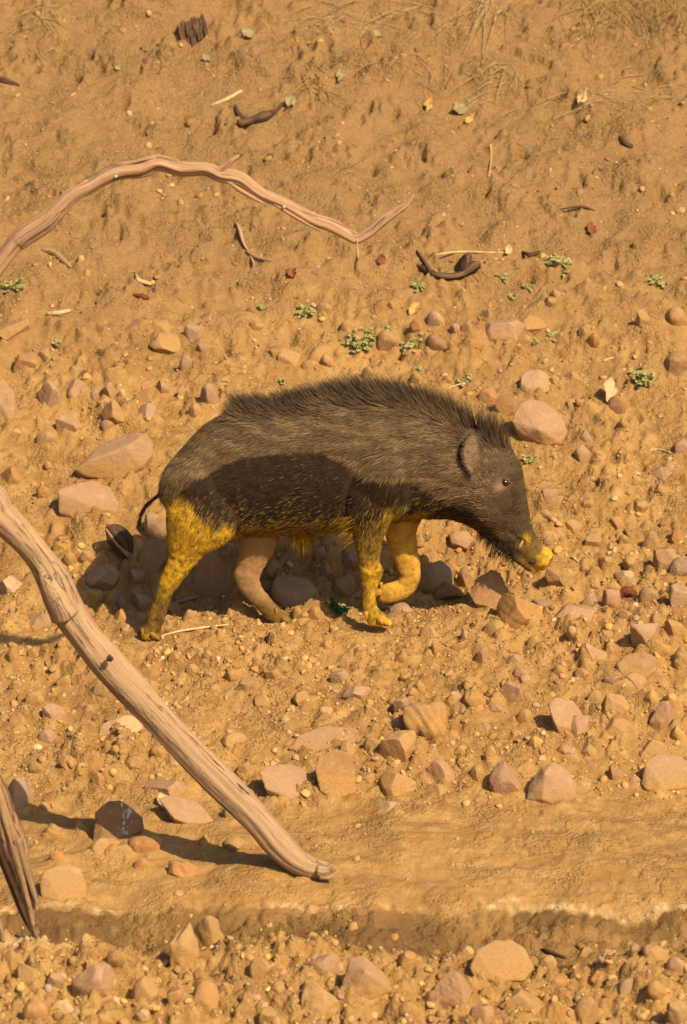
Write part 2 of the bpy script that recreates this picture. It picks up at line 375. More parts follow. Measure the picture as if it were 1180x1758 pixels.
def stone(px, py, w, h, kind='cobble', tone='L', label=None, rot=None, dust=0.5, tilt=0.0, name='stone', bury=0.55, group=None, back=None):
    r = random.Random(int(px * 131 + py * 17))
    big = max(w, h) > 44
    if big:
        vv = rock_verts(kind, int(px * 31 + py), 5); me = bpy.data.meshes.new(name)
        me.from_pydata([tuple(q) for q in vv], [], ICO[5][1]); me.polygons.foreach_set('use_smooth', [True] * len(me.polygons)); me.materials.append(M_STONE)
    else:
        key = (kind, r.randrange(7))
        if key not in shared:
            vv = rock_verts(kind, len(kind) * 13 + key[1] * 100 + len(kind), 4); me = bpy.data.meshes.new(name)
            me.from_pydata([tuple(q) for q in vv], [], ICO[4][1]); me.polygons.foreach_set('use_smooth', [True] * len(me.polygons)); me.materials.append(M_STONE)
            shared[key] = me
        me = shared[key]
    g = hit(px, py + h * 0.30)
    sc = (g - CAM).dot(FWD) / DIST / PXM
    W = w * sc; Hs = h * sc; D = W * r.uniform(0.75, 0.95) if kind != 'slab' else W * 0.8
    n = gnormal(g.x, g.y)
    Hv = max(Hs * 0.86, 0.3 * W * 0.5); H = Hv / (1 - bury)
    o = bpy.data.objects.new(name, me); COL.objects.link(o)
    o.scale = (W / 2, D / 2, H / 2)
    o.rotation_mode = 'QUATERNION'
    lean = Vector((0, 0, 1)).lerp(n, 0.7).normalized()
    yaw = rot if rot is not None else r.uniform(-0.35, 0.35) + r.choice((0, math.pi))
    q = Vector((0, 0, 1)).rotation_difference(lean) @ Quaternion((0, 1, 0), tilt + r.uniform(-0.12, 0.12)) @ Quaternion((0, 0, 1), yaw)
    o.rotation_quaternion = q
    o.location = g + Vector((0, D * 0.12, 0)) ; o.location.z = float(gz(o.location.x, o.location.y)) + H * (0.5 - bury)
    if back is not None:
        p = at(px, py, back); topz = p.z + Hs * 0.5; gg = float(gz(p.x, p.y + D * 0.3)); H = max((topz - gg) / 0.62, Hs); o.scale.z = H / 2; o.location = (p.x, p.y + D * 0.3, topz - H / 2)
    c, word = TONES[tone]; f = r.uniform(0.85, 1.12)
    o.color = (c[0] * f, c[1] * f * r.uniform(0.95, 1.05), c[2] * f * r.uniform(0.9, 1.1), dust)
    STONES.append(dict(o=o, px=px, py=py, w=w, h=h, kind=kind, word=word, label=label, rad=W / 2))
    return o
# (px, py, width, height, kind, tone, label, extras) as seen in the photograph
B_, C_, S_, K_, Wd = 'block', 'cobble', 'slab', 'clod', 'wedge'
HERO = [
 (928, 725, 97, 86, C_, 'L', 'biggest pinkish boulder lying just right of the boar\'s mane', dict(dust=0.1, tilt=0.15)),
 (200, 782, 134, 88, Wd, 'L', 'large boulder with a pale sloping top left of the boar\'s rump', dict(dust=0.45, rot=0.0, tilt=-0.1)),
 (150, 855, 108, 66, B_, 'L', 'large blocky boulder below the sloping one, left of the boar\'s tail', dict(dust=0.3)),
 (844, 1008, 70, 72, B_, 'B', 'dark brown upright rock below the boar\'s throat', dict(dust=-0.2, bury=0.2)),
 (949, 1341, 84, 70, Wd, 'L', 'boulder with a mauve left face at the lower edge of the rubble, right', dict(dust=0.3)),
 (969, 1222, 68, 62, Wd, 'L', 'triangular rock standing on edge in the rubble right of centre', dict(dust=0.3)),
 (559, 1266, 135, 52, S_, 'L', 'widest flat slab in the rubble below the boar\'s front hoof', dict(dust=0.6)),
 (505, 1341, 116, 64, Wd, 'L', 'pink slab lying just right of the leaning branch', dict(dust=0.15, tilt=0.2)),
 (577, 1330, 66, 80, B_, 'B', 'tall brown boulder standing beside the pink slab', dict(dust=0.7)),
 (203, 1410, 90, 78, B_, 'D', 'dark wet rock splashed with white bird droppings', dict(dust=-0.3, bury=0.2)),  # dark brown tone over the whole rock
 (325, 1388, 96, 56, S_, 'L', 'flat pinkish slab between the dark splashed rock and the leaning branch', dict(dust=0.2)),
 (292, 1353, 92, 28, S_, 'L', 'thin slab lying behind the flat pinkish one by the leaning branch', dict(dust=0.4)),
 (109, 1516, 86, 64, B_, 'T', 'square tan block beside the splintered branch at the left edge', dict(dust=0.4, bury=0.22)),
 (38, 1366, 50, 62, B_, 'G', 'greyish angular rock behind the splintered branch at the left edge', dict(dust=0.3)),
 (249, 1451, 62, 32, C_, 'O', 'smooth orange stone at the foot of the dark splashed rock', dict(dust=0.1)),
 (185, 1454, 62, 24, C_, 'T', 'low tan stone left of the smooth orange one', {}),
 (508, 1023, 86, 50, C_, 'G', 'smooth grey oval stone in the shadow under the boar\'s belly', dict(dust=-0.2, back=0.20)),
 (366, 968, 66, 72, C_, 'G', 'big shaded stone seen between the boar\'s hind legs', dict(dust=0.0, back=0.30)),
 (173, 992, 60, 40, C_, 'G', 'shaded oval stone at the left end of the boar\'s shadow', dict(dust=0.1)),
 (264, 903, 48, 44, C_, 'L', 'shaded stone just behind the boar\'s tail tip', dict(dust=0.2)),
 (262, 958, 52, 54, B_, 'G', 'shaded angular stone touching the boar\'s near hind leg', dict(dust=0.2)),
 (422, 1053, 58, 30, C_, 'T', 'tan stone beside the boar\'s far hind hoof', dict(back=0.17)),
 (745, 997, 78, 38, C_, 'G', 'dark greyish stone just right of the boar\'s lifted foreleg', dict(dust=-0.1)),
 (772, 1016, 62, 32, S_, 'D', 'dark shiny stone beneath the lifted foreleg\'s grey neighbour', dict(dust=-0.4)),
 (799, 994, 36, 36, B_, 'B', 'small brown rock wedged left of the dark upright rock', {}),
 (821, 1032, 38, 24, K_, 'O', 'orange crumbly lump in front of the dark upright rock', dict(dust=0.8)),
 (895, 1050, 80, 46, C_, 'O', 'orange tan cobble on the ledge below the boar\'s chin', dict(dust=0.45)),
 (796, 930, 52, 30, Wd, 'L', 'flat pinkish stone right behind the boar\'s throat', dict(dust=0.2)),
 (990, 1053, 86, 22, S_, 'L', 'long low wedge stone right of the orange tan cobble', {}),
 (1114, 1082, 60, 46, S_, 'L', 'sloping pinkish slab near the right edge below the boar\'s nose level', {}),
 (1144, 1322, 84, 60, C_, 'L', 'large rounded stone at the right edge above the mud strip', dict(dust=0.5)),
 (1119, 1290, 56, 34, C_, 'T', 'stone lying on the upper side of the large rounded right-edge one', {}),
 (1055, 1216, 54, 42, C_, 'T', 'tan cobble right of the triangular standing rock', dict(dust=0.6)),
 (1137, 1227, 46, 46, B_, 'L', 'upright pinkish stone near the right edge of the rubble', {}),
 (872, 1338, 68, 54, C_, 'L', 'pinkish stone left of the mauve faced boulder', {}),
 (687, 1290, 66, 44, C_, 'T', 'tan stone on the lower rubble right of the tall brown boulder', dict(dust=0.7)),
 (755, 1327, 58, 38, C_, 'L', 'rounded stone above the mud strip left of centre right', {}),
 (682, 1350, 76, 46, C_, 'T', 'broad dusty stone sitting on the upper lip of the mud strip', dict(dust=0.8)),
 (664, 1386, 50, 20, S_, 'L', 'flat mauve stone set into the upper lip of the mud strip', dict(dust=0.0)),
 (733, 1236, 78, 46, K_, 'T', 'big lumpy clod in the rubble below the boar\'s chin', dict(dust=1.0)),
 (987, 1252, 58, 34, S_, 'L', 'flat stone in front of the triangular standing rock', {}),
 (1053, 1252, 76, 28, S_, 'T', 'long flat slab right of the triangular standing rock\'s foot', dict(dust=0.7)),
 (877, 1193, 46, 34, B_, 'L', 'pinkish angular stone in the middle of the right-hand rubble', {}),
 (1017, 1126, 64, 26, S_, 'L', 'flat pinkish stone in the upper right rubble', {}),
 (1093, 1146, 76, 30, S_, 'T', 'long tan stone in the upper right rubble', {}),
 (206, 1239, 76, 22, S_, 'P', 'pale long flat stone left of the leaning branch', dict(dust=0.0)),
 (18, 1006, 48, 30, C_, 'P', 'pale oval stone at the left edge above the leaning branch', dict(dust=0.0)),
 (64, 1066, 52, 34, C_, 'L', 'rounded pinkish stone left of the leaning branch\'s broken knot', {}),
 (10, 694, 56, 78, B_, 'L', 'boulder cut by the left edge, level with the boar\'s back', dict(dust=0.4)),
 (86, 682, 50, 48, C_, 'L', 'mauve cobble near the left edge, larger of a touching pair', dict(dust=0.0)),
 (131, 670, 40, 27, B_, 'L', 'mauve stone near the left edge, smaller of a touching pair', dict(dust=0.1)),
 (1162, 626, 50, 36, C_, 'B', 'smooth brown oval cobble at the right edge, level with the seedlings', dict(dust=-0.2)),
 (1058, 694, 38, 36, C_, 'B', 'brown stone in front of the upright pale dry leaf', dict(dust=0.1)),
 (942, 856, 34, 30, Wd, 'L', 'lone pinkish stone just right of the boar\'s forehead', dict(dust=-0.2)),
 (865, 563, 74, 34, S_, 'L', 'long mauve stone among the pebbles above the boar\'s head', dict(dust=0.1)),
 (750, 588, 38, 30, C_, 'B', 'brown oval pebble above the boar\'s shoulder', dict(dust=0.0)),
 (865, 1646, 110, 70, C_, 'T', 'biggest blurred boulder in the foreground, right of centre', dict(dust=0.6)),
 (631, 1678, 90, 78, B_, 'L', 'blurred angular boulder at the bottom centre', dict(dust=0.6)),
 (366, 1604, 56, 66, K_, 'T', 'lumpy clod rising from the near edge of the wet trough', dict(dust=1.0)),
 (318, 1628, 56, 76, K_, 'T', 'tall lumpy clod left of the one at the wet trough', dict(dust=1.0)),
 (781, 1704, 70, 56, C_, 'L', 'blurred pinkish stone between the two foreground boulders', {}),
 (905, 1724, 106, 44, S_, 'T', 'long blurred slab at the bottom below the biggest foreground boulder', dict(dust=0.7)),
 (738, 1713, 24, 20, C_, 'D', 'small dark stone at the bottom centre', dict(dust=-0.5)),
 (109, 1732, 32, 24, C_, 'P', 'small white stone in the bottom left foreground', dict(dust=-0.5)),
 (163, 1681, 80, 40, S_, 'L', 'flat blurred slab in the bottom left foreground', dict(dust=0.4)),
 (351, 1714, 60, 62, C_, 'O', 'orange brown stone in the bottom foreground below the lumpy clods', dict(dust=0.7)),
 (549, 1658, 74, 44, C_, 'L', 'rounded stone left of the bottom centre angular boulder', {}),
 (549, 1722, 70, 66, Wd, 'T', 'upright tan stone at the bottom edge left of centre', {}),
 (870, 692, 48, 50, B_, 'T', 'tan angular rock touching the left of the biggest pinkish boulder', dict(dust=0.8)),
 (918, 660, 58, 38, C_, 'L', 'low pinkish stone above the biggest pinkish boulder', {}),
 (837, 681, 34, 28, C_, 'O', 'small orange stone poking out above the boar\'s neck bristles', {}),
 (1004, 781, 38, 32, B_, 'L', 'small pinkish stone right of the boar\'s forelock', dict(dust=0.0)),
 (249, 709, 42, 24, Wd, 'L', 'thin stone with dark underside above the big sloping boulder', dict(dust=0.1)),
 (360, 678, 34, 44, C_, 'L', 'upright pale pink stone behind the boar\'s rump', dict(dust=0.1)),
 (333, 576, 34, 32, C_, 'L', 'roundish mauve stone on the bank above the boar\'s rump', dict(dust=-0.2)),
 (950, 1003, 30, 50, B_, 'B', 'narrow upright red brown rock below the boar\'s snout', dict(dust=0.1, bury=0.2)),
]
HULL = {(928, 725): [(878, 722, .02), (893, 692, .05), (910, 684, .07), (935, 690, .07), (965, 712, .05), (977, 740, .03), (965, 762, .01), (938, 767, 0), (900, 748, 0), (885, 735, .01), (900, 775, .06), (960, 780, .06), (930, 720, .13), (925, 738, -.025)],
 (200, 782): [(128, 806, 0), (150, 820, 0), (205, 824, 0), (245, 800, .02), (262, 778, .05), (175, 760, .11), (232, 742, .11), (252, 745, .11), (262, 762, .10), (150, 792, 0), (215, 770, .01), (240, 752, .04), (140, 800, .14), (255, 790, .17), (135, 828, .05), (250, 835, .08)],
 (150, 855): [(97, 845, 0), (100, 880, 0), (125, 890, 0), (198, 888, .02), (207, 862, .05), (190, 835, .10), (160, 824, .11), (120, 832, .06), (105, 838, .02), (110, 905, .06), (200, 905, .08), (150, 850, .17)],
 (949, 1341): [(905, 1372, 0), (907, 1350, .02), (930, 1318, .04), (950, 1307, .06), (975, 1320, .06), (990, 1345, .04), (988, 1372, .02), (950, 1381, -.01), (936, 1328, -.01), (932, 1372, -.025), (915, 1400, .03), (985, 1395, .05), (950, 1335, .13)],
 (969, 1222): [(940, 1205, .03), (955, 1197, .04), (985, 1202, .05), (1000, 1225, .05), (1012, 1255, .03), (960, 1260, -.01), (955, 1246, -.02), (944, 1220, 0), (960, 1280, .03), (1010, 1275, .05), (975, 1222, .11)],
 (844, 1008): [(806, 1020, .02), (820, 990, .03), (843, 976, .04), (860, 983, .05), (870, 1010, .04), (882, 1030, .03), (850, 1042, 0), (815, 1036, 0), (830, 1060, .04), (875, 1055, .05), (845, 1000, .10)],
 (505, 1341): [(445, 1325, .03), (455, 1315, .06), (500, 1310, .10), (525, 1320, .09), (560, 1368, .03), (500, 1371, -.01), (455, 1354, 0), (470, 1390, .04), (545, 1390, .05), (500, 1330, .14)],
 (203, 1410): [(160, 1445, 0), (162, 1395, .02), (185, 1375, .05), (225, 1370, .06), (245, 1395, .05), (248, 1420, .03), (225, 1438, 0), (185, 1446, -.02), (175, 1465, .04), (235, 1460, .06), (205, 1392, .13)],
 (109, 1516): [(67, 1515, .02), (75, 1495, .03), (115, 1482, .06), (140, 1490, .06), (150, 1520, .04), (148, 1540, .02), (105, 1548, -.01), (72, 1540, 0), (80, 1570, .04), (145, 1565, .06), (110, 1502, .13)],
 (577, 1330): [(540, 1320, .02), (545, 1298, .04), (575, 1283, .06), (600, 1290, .06), (612, 1320, .05), (612, 1360, .02), (570, 1373, -.01), (548, 1356, 0), (560, 1395, .04), (605, 1395, .05), (580, 1312, .13)],
 (559, 1266): [(492, 1285, .03), (510, 1262, .07), (560, 1243, .13), (625, 1246, .16), (622, 1262, .10), (600, 1286, .02), (540, 1293, 0), (520, 1312, .06), (610, 1308, .10)],
 (325, 1388): [(272, 1370, .06), (300, 1362, .09), (340, 1373, .09), (372, 1412, .03), (335, 1418, 0), (298, 1405, 0), (310, 1435, .05), (365, 1430, .05)],
 (1144, 1322): [(1100, 1345, .02), (1108, 1308, .04), (1130, 1293, .07), (1170, 1296, .08), (1195, 1320, .05), (1190, 1350, .02), (1140, 1358, -.01), (1110, 1356, 0), (1120, 1380, .05), (1185, 1375, .06), (1150, 1310, .14)],
 (865, 1646): [(808, 1660, .02), (820, 1632, .05), (850, 1614, .08), (880, 1612, .08), (905, 1630, .07), (918, 1660, .03), (900, 1682, 0), (850, 1685, -.02), (815, 1678, 0), (830, 1705, .05), (905, 1700, .06), (865, 1640, .15)],
 (631, 1678): [(585, 1690, .01), (598, 1660, .03), (600, 1642, .06), (625, 1640, .07), (660, 1670, .06), (674, 1700, .03), (640, 1716, 0), (600, 1714, -.01), (628, 1668, -.01), (610, 1735, .05), (665, 1730, .06), (630, 1660, .13)]}
def hull_stone(key, pts, tone, dust, name='stone'):
    cx, cy = key; yb = max(p[1] for p in pts[:-1] if p[1] < cy + 60); g = hit(cx, sorted(p[1] for p in pts)[-3])
    W = [at(px, py, g.y + d) for px, py, d in pts]; c = sum(W, Vector()) / len(W)
    bm = bmesh.new()
    for p in W: bm.verts.new(p - c)
    bmesh.ops.convex_hull(bm, input=bm.verts); me0 = bpy.data.meshes.new(name); bm.to_mesh(me0); bm.free()
    t = bpy.data.objects.new('tmp', me0); COL.objects.link(t)
    ext = max((p - c).length for p in W); md = t.modifiers.new('r', 'REMESH'); md.mode = 'VOXEL'; md.voxel_size = ext / 30
    md = t.modifiers.new('s', 'SMOOTH'); md.factor = 0.5; md.iterations = 1
    me1 = bpy.data.meshes.new_from_object(t.evaluated_get(bpy.context.evaluated_depsgraph_get())); bpy.data.objects.remove(t)
    v = np.empty(len(me1.vertices) * 3, np.float32); me1.vertices.foreach_get('co', v); v = v.reshape(-1, 3).astype(float); r = random.Random(cx)
    k_ = v / ext; v *= (1 + 0.026 * n3(k_, r, 2.2) + 0.014 * n3(k_, r, 6) + 0.008 * n3(k_, r, 14))[:, None]
    me1.vertices.foreach_set('co', v.astype(np.float32).ravel()); me1.update(); me1.polygons.foreach_set('use_smooth', [True] * len(me1.polygons)); me1.materials.clear(); me1.materials.append(M_STONE)
    o = bpy.data.objects.new(name, me1); COL.objects.link(o); o.location = c; col = TONES[tone][0]; o.color = (*col, dust)
    return o, ext
for t in HERO:
    if t[:2] in HULL:
        o_, ext = hull_stone(t[:2], HULL[t[:2]], t[5], t[7].get('dust', 0.5))
        STONES.append(dict(o=o_, px=t[0], py=t[1], w=t[2], h=t[3], kind=t[4], word='', label=t[6], rad=t[2] / 1060, amp=0.010))
    else: stone(*t[:7], **t[7])
MORE = """351 591 33 15 s L;282 591 60 24 c T;277 566 40 16 c T;320 623 24 30 c L;188 675 28 24 b L;210 678 16 18 c P;239 683 31 34 b T;280 666 26 24 b L;
314 674 18 21 b L;186 733 26 16 c L;119 730 46 36 s L;81 757 42 28 c T;198 709 44 36 s T;74 845 24 28 c O;84 802 18 18 c T;18 820 40 34 c O;440 560 24 13 c T;557 532 32 19 c L;
478 606 30 15 s T;498 620 42 20 s T;534 631 34 18 c L;562 622 26 18 c T;50 622 46 30 c B;81 613 24 28 c T;23 565 58 26 w T;432 534 16 13 c B;270 498 16 21 b B;208 842 30 18 b T;212 852 22 13 c T;335 707 28 26 c T;
949 658 22 22 b L;1004 752 30 24 c G;1134 813 46 20 b L;1150 806 26 18 c L;1172 771 30 22 c L;1175 828 24 26 c O;1134 841 26 18 c T;715 563 24 21 c O;748 548 33 26 c L;783 565 22 22 c L;802 562 20 23 c L;
838 544 20 25 c L;814 590 32 19 c O;664 592 38 24 c L;712 606 46 20 c O;915 559 44 12 s T;1018 588 24 26 c O;1002 570 18 18 c L;946 519 22 16 c B;935 513 17 19 c L;955 504 21 19 c L;1032 476 19 18 c B;
1010 481 21 15 c T;900 589 32 23 c T;955 580 30 18 s T;997 692 18 14 b T;1162 547 40 32 c T;1104 550 26 30 b T;603 563 38 21 c T;633 642 24 22 c T;715 649 24 22 c T;768 654 18 16 c T;982 649 32 18 c T;1070 728 20 14 c T;776 592 14 16 c T;
1091 423 16 18 b D;23 1125 34 30 c O;61 1125 24 22 c T;330 1001 28 26 b G;244 1033 38 32 b G;208 1035 30 28 c G;183 1030 19 16 c T;206 1058 26 24 c O;539 1040 46 20 s B;511 1053 20 23 c O;540 1056 26 20 c O;328 1058 36 30 k T;
404 1160 36 24 b T;424 1180 46 22 s T;376 1094 21 16 c T;81 1267 38 28 c L;94 1230 40 30 s L;402 1272 48 26 c T;490 1236 26 11 c P;585 1163 34 23 c L;170 1183 30 26 b T;102 1084 24 22 k O;470 980 30 26 b G;450 1010 34 22 b B;560 985 30 26 c G;
933 1037 48 16 s G;778 979 20 18 c O;1114 1020 36 20 c G;1050 1030 34 36 b L;1012 1032 38 28 b L;1073 988 34 21 c P;1083 969 28 20 c T;1040 968 24 24 c T;1119 928 40 34 b L;1144 960 44 36 w L;1167 972 36 32 c G;1165 920 32 32 b O;1165 1030 40 32 s L;1158 1008 36 18 s L;
984 1092 22 22 c P;916 1106 26 24 c T;806 1092 26 25 b L;895 1073 24 11 s P;738 1088 36 28 c T;849 1080 42 23 c T;753 1113 36 30 s T;788 1113 38 30 s T;827 1129 34 36 b T;885 1136 34 26 b L;895 1157 30 22 c L;903 1169 26 20 c L;
1134 1116 38 26 c Y;783 1200 28 24 b L;816 1200 46 24 k T;811 1175 34 18 s T;827 1246 40 21 w L;1119 1200 30 26 c Y;1152 1203 26 24 c Y;842 1295 22 24 c Y;918 1276 24 21 c Y;613 1190 52 22 s L;1053 1167 36 20 s L;1093 1175 36 24 s T;
142 1422 30 28 b T;244 1487 34 22 c O;315 1496 58 32 k O;401 1397 44 34 c T;405 1450 44 18 c T;750 1361 56 28 c T;51 1676 50 30 c T;200 1648 36 26 c T;1048 1641 26 22 c L;1068 1656 36 26 c O;1124 1641 54 32 c T;1160 1660 34 30 c L;1007 1737 44 42 c T;
1080 1700 46 34 c L;1130 1705 40 34 c T;700 1650 34 26 c O;960 1690 40 28 c O;450 1660 44 34 c T;250 1700 46 36 c T;60 1735 44 30 c O;420 1735 40 36 b T;480 1700 38 30 c T;830 1745 40 26 c L;1165 1740 40 34 c T;940 1655 30 22 c T;700 1735 36 28 c T;20 1650 40 26 c T;
600 1290 44 40 b T;640 1225 30 20 c T;690 1210 28 20 c L;520 1200 34 18 s T;470 1160 26 16 c T;560 1110 26 16 c T;610 1120 30 18 s T;660 1150 26 18 c T;450 1205 30 18 c T;330 1150 26 18 c T;300 1130 22 16 c O;560 1225 26 16 c P;630 1340 34 24 c T;
1000 1160 26 20 c T;960 1150 24 18 c T;1040 1090 28 18 c L;1075 1060 26 18 c L;1160 1080 34 26 b T;1170 1130 30 40 k T;1165 1260 34 30 c Y;930 1110 22 16 c T;1020 1200 30 22 c T;900 1230 30 22 c T;850 1220 26 18 c L;1085 1230 30 24 b T;1010 1290 34 24 c T;970 1290 30 20 c T;
1060 1330 34 26 b B;1090 1345 24 18 c L;820 1330 32 30 c T;790 1290 30 22 k T;720 1180 26 18 c T;640 1280 32 26 c T;690 1130 24 18 c T;985 905 30 18 s T;1020 930 28 16 s T;1060 900 30 16 s T;1100 870 26 16 c T;1010 865 22 14 c T;1040 820 22 12 s T;1075 790 20 12 c T;
30 905 34 22 c T;60 930 26 18 c O;100 940 24 18 c T;120 960 28 20 k T;30 1180 30 22 k T;60 1200 34 22 c T;110 1170 28 20 c T;150 1130 26 20 c T;30 1240 34 26 c O;120 1310 30 22 c T;60 1320 28 22 c T;170 1340 28 18 c T;230 1310 30 20 c T;270 1290 26 18 c O;200 1290 22 16 c T;90 1430 36 26 k T;
100 1470 30 22 k O;350 1445 30 20 k O;330 1290 28 18 c T;420 1320 24 20 c T;260 1180 24 18 c T;200 1130 24 16 c T;460 1042 36 22 b G;592 1008 38 28 b G;604 962 34 28 c G;555 950 32 26 b G;300 1042 32 28 b T;160 1022 32 26 c T;690 1044 46 18 s G;236 986 30 26 b G;430 962 30 26 c G;150 952 30 22 b T""".replace('\n', '')
KMAP = dict(s='slab', c='cobble', b='block', k='clod', w='wedge')
for row in MORE.split(';'):
    q = row.split(); stone(float(q[0]), float(q[1]), float(q[2]), float(q[3]), KMAP[q[4]], q[5], dust=rnd.uniform(0.1, 0.75) + (0.3 if q[5] == 'T' else 0))
# a few more loose stones where the photo is thick with them
zones_fill = [(0, 1180, 1090, 1390, 26, 10, 22), (0, 1180, 1625, 1758, 14, 16, 34), (620, 1180, 500, 660, 14, 9, 18), (0, 420, 560, 860, 14, 9, 18), (880, 1180, 850, 1060, 14, 10, 20)]
for (x0, x1, y0, y1, n, s0, s1) in zones_fill:
    c = 0
    while c < n:
        px, py = rnd.uniform(x0, x1), rnd.uniform(y0, y1); w = rnd.uniform(s0, s1)
        if any(abs(px - s['px']) < (w + s['w']) * 0.5 and abs(py - s['py']) < (w + s['h']) * 0.45 for s in STONES): continue
        stone(px, py, w, w * rnd.uniform(0.5, 0.85), rnd.choice((C_, C_, B_, S_)), rnd.choice('LTTTTOLP'), dust=rnd.uniform(0.1, 0.9)); c += 1
def zone_of(px, py):
    brx = np.interp(py, [870, 960, 1080, 1300, 1500], [0, 75, 135, 330, 560])
    if py > 1590:
        return 'in the blurred foreground, ' + ('left third' if px < 400 else 'middle third' if px < 800 else 'right third')
    if py > 900 and px < brx: return 'left of the leaning branch, ' + ('beside its knot' if py < 1110 else 'beside its middle' if py < 1335 else 'beside its lower end')
    if py > 1390: return 'just above the smooth mud strip'
    if py > 1075:
        band = 'upper' if py < 1160 else 'middle' if py < 1255 else 'lower'
        return 'in %s rubble %s' % (band, 'under the hind legs' if px < 520 else 'under the front legs' if px < 760 else 'under the snout' if px < 960 else 'near the right edge')
    if py > 870:
        if px < 240: return 'beside the left end of the boar\'s shadow'
        if px < 790: return 'in the boar\'s shadow among its legs'
        return 'right of the boar\'s snout, ' + ('close by' if px < 1060 else 'at the right edge')
    if py > 640:
        return 'left of the boar\'s rump' if px < 330 else 'right of the boar\'s head' if px > 860 else 'just above the boar\'s back'
    return 'on the bank ' + ('above the boar\'s rump' if px < 400 else 'above the boar\'s middle' if px < 640 else 'above the boar\'s shoulder' if px < 860 else 'at far upper right')
cnt = {}
for s in STONES:
    if not s['label']:
        size = 'small' if s['w'] < 26 else 'medium' if s['w'] < 42 else 'large'
        s['auto'] = '%s %s %s stone %s' % (size, KW[s['kind']], s['word'], zone_of(s['px'], s['py'])); cnt.setdefault(s['auto'], []).append(s)
for lab, ss in cnt.items():
    ss.sort(key=lambda q: q['px']); n_ = len(ss); sep_ = ', ' if ',' not in lab else ' '
    words = [''] if n_ == 1 else ['left one', 'right one'] if n_ == 2 else ['leftmost', 'middle one', 'rightmost'] if n_ == 3 else ['leftmost', 'second from left', 'third from left', 'fourth from left', 'fifth from left', 'sixth from left', 'seventh from left', 'eighth from left', 'ninth from left', 'tenth from left'][:n_ - 1] + ['rightmost']
    for s, w_ in zip(ss, words + ['rightmost'] * n_): tag(s['o'], lab + (', ' + w_ if w_ else ''), 'stone', 'stones ' + zone_of(s['px'], s['py']))
for s in STONES:
    if s['label']: tag(s['o'], s['label'], 'rock' if s['w'] > 60 else 'stone', 'named rocks of the bank')

# earth washed up against the stones
for s_ in STONES:
    o_ = s_['o']; cx, cy = o_.location.x, o_.location.y; rad = s_['rad']
    i0, i1 = np.searchsorted(gx, [cx - 3 * rad, cx + 3 * rad]); j0, j1 = np.searchsorted(gy, [cy - 3 * rad, cy + 3 * rad])
    sx_, sy_ = GX[i0:i1, j0:j1], GY[i0:i1, j0:j1]
    dd = np.sqrt((sx_ - cx) ** 2 + (sy_ - cy) ** 2) / rad
    amp = s_.get('amp', min(o_.scale.z * 0.42, 0.020)) * (0.8 if s_['py'] < 870 or s_['py'] > 1080 else 0.3)
    GZ[i0:i1, j0:j1] += amp * np.exp(-(dd / 1.25) ** 2) * (1 + 0.8 * gnoise(sx_ * 22, sy_ * 22, 33))
# ------------------------------------------------------------------ ground
nx, ny = len(gx), len(gy)
V = np.stack([GX.ravel(), GY.ravel(), GZ.ravel()], 1)
I, J = np.meshgrid(np.arange(nx - 1), np.arange(ny - 1), indexing='ij'); a = (I * ny + J).ravel()
F = np.stack([a, a + ny, a + ny + 1, a + 1], 1)
ground = big_mesh('ground', V, F.ravel(), np.arange(len(F)) * 4, M_SOIL)
tag(ground, kind='structure')
edge = -1.672 - 0.03 * smooth(-0.5, -0.9, -np.abs(GX + 0.1)) + 0.035 * gnoise(GX * 2.2, GX * 0 + 5.5, 12) + 0.030 * gnoise(GX * 7, GX * 0 + 1.5, 13) + 0.016 * gnoise(GX * 26, GY * 26, 16)
wet = (1 - smooth(-0.016, 0.008, GY - edge)) * (0.45 + 0.55 * smooth(-0.3, 0.25, gnoise(GX * 3.1, GY * 4, 19))) * smooth(-2.16, -2.02, GY + 0.05 * gnoise(GX * 6, GY * 6, 17))
crust = np.exp(-((GY - (edge + 0.014)) / 0.017) ** 2) * (0.3 + 0.7 * smooth(-0.1, 0.35, gnoise(GX * 12, GY * 18, 20))) * smooth(-0.3, 0.25, gnoise(GX * 3.0, GX * 0 + 2.5, 14) + 0.1 + 0.35 * (GX + 0.3))
crust += np.exp(-((GY - (-2.14)) / 0.03) ** 2) * (1 - smooth(-0.85, -0.72, GX))
greyer = 0.95 * smooth(0.9, 2.3, GY + 0.4 * gnoise(GX, GY, 15))
color_attr(ground.data, 'stain', np.stack([wet.ravel(), np.clip(crust, 0, 1).ravel(), greyer.ravel()], 1))

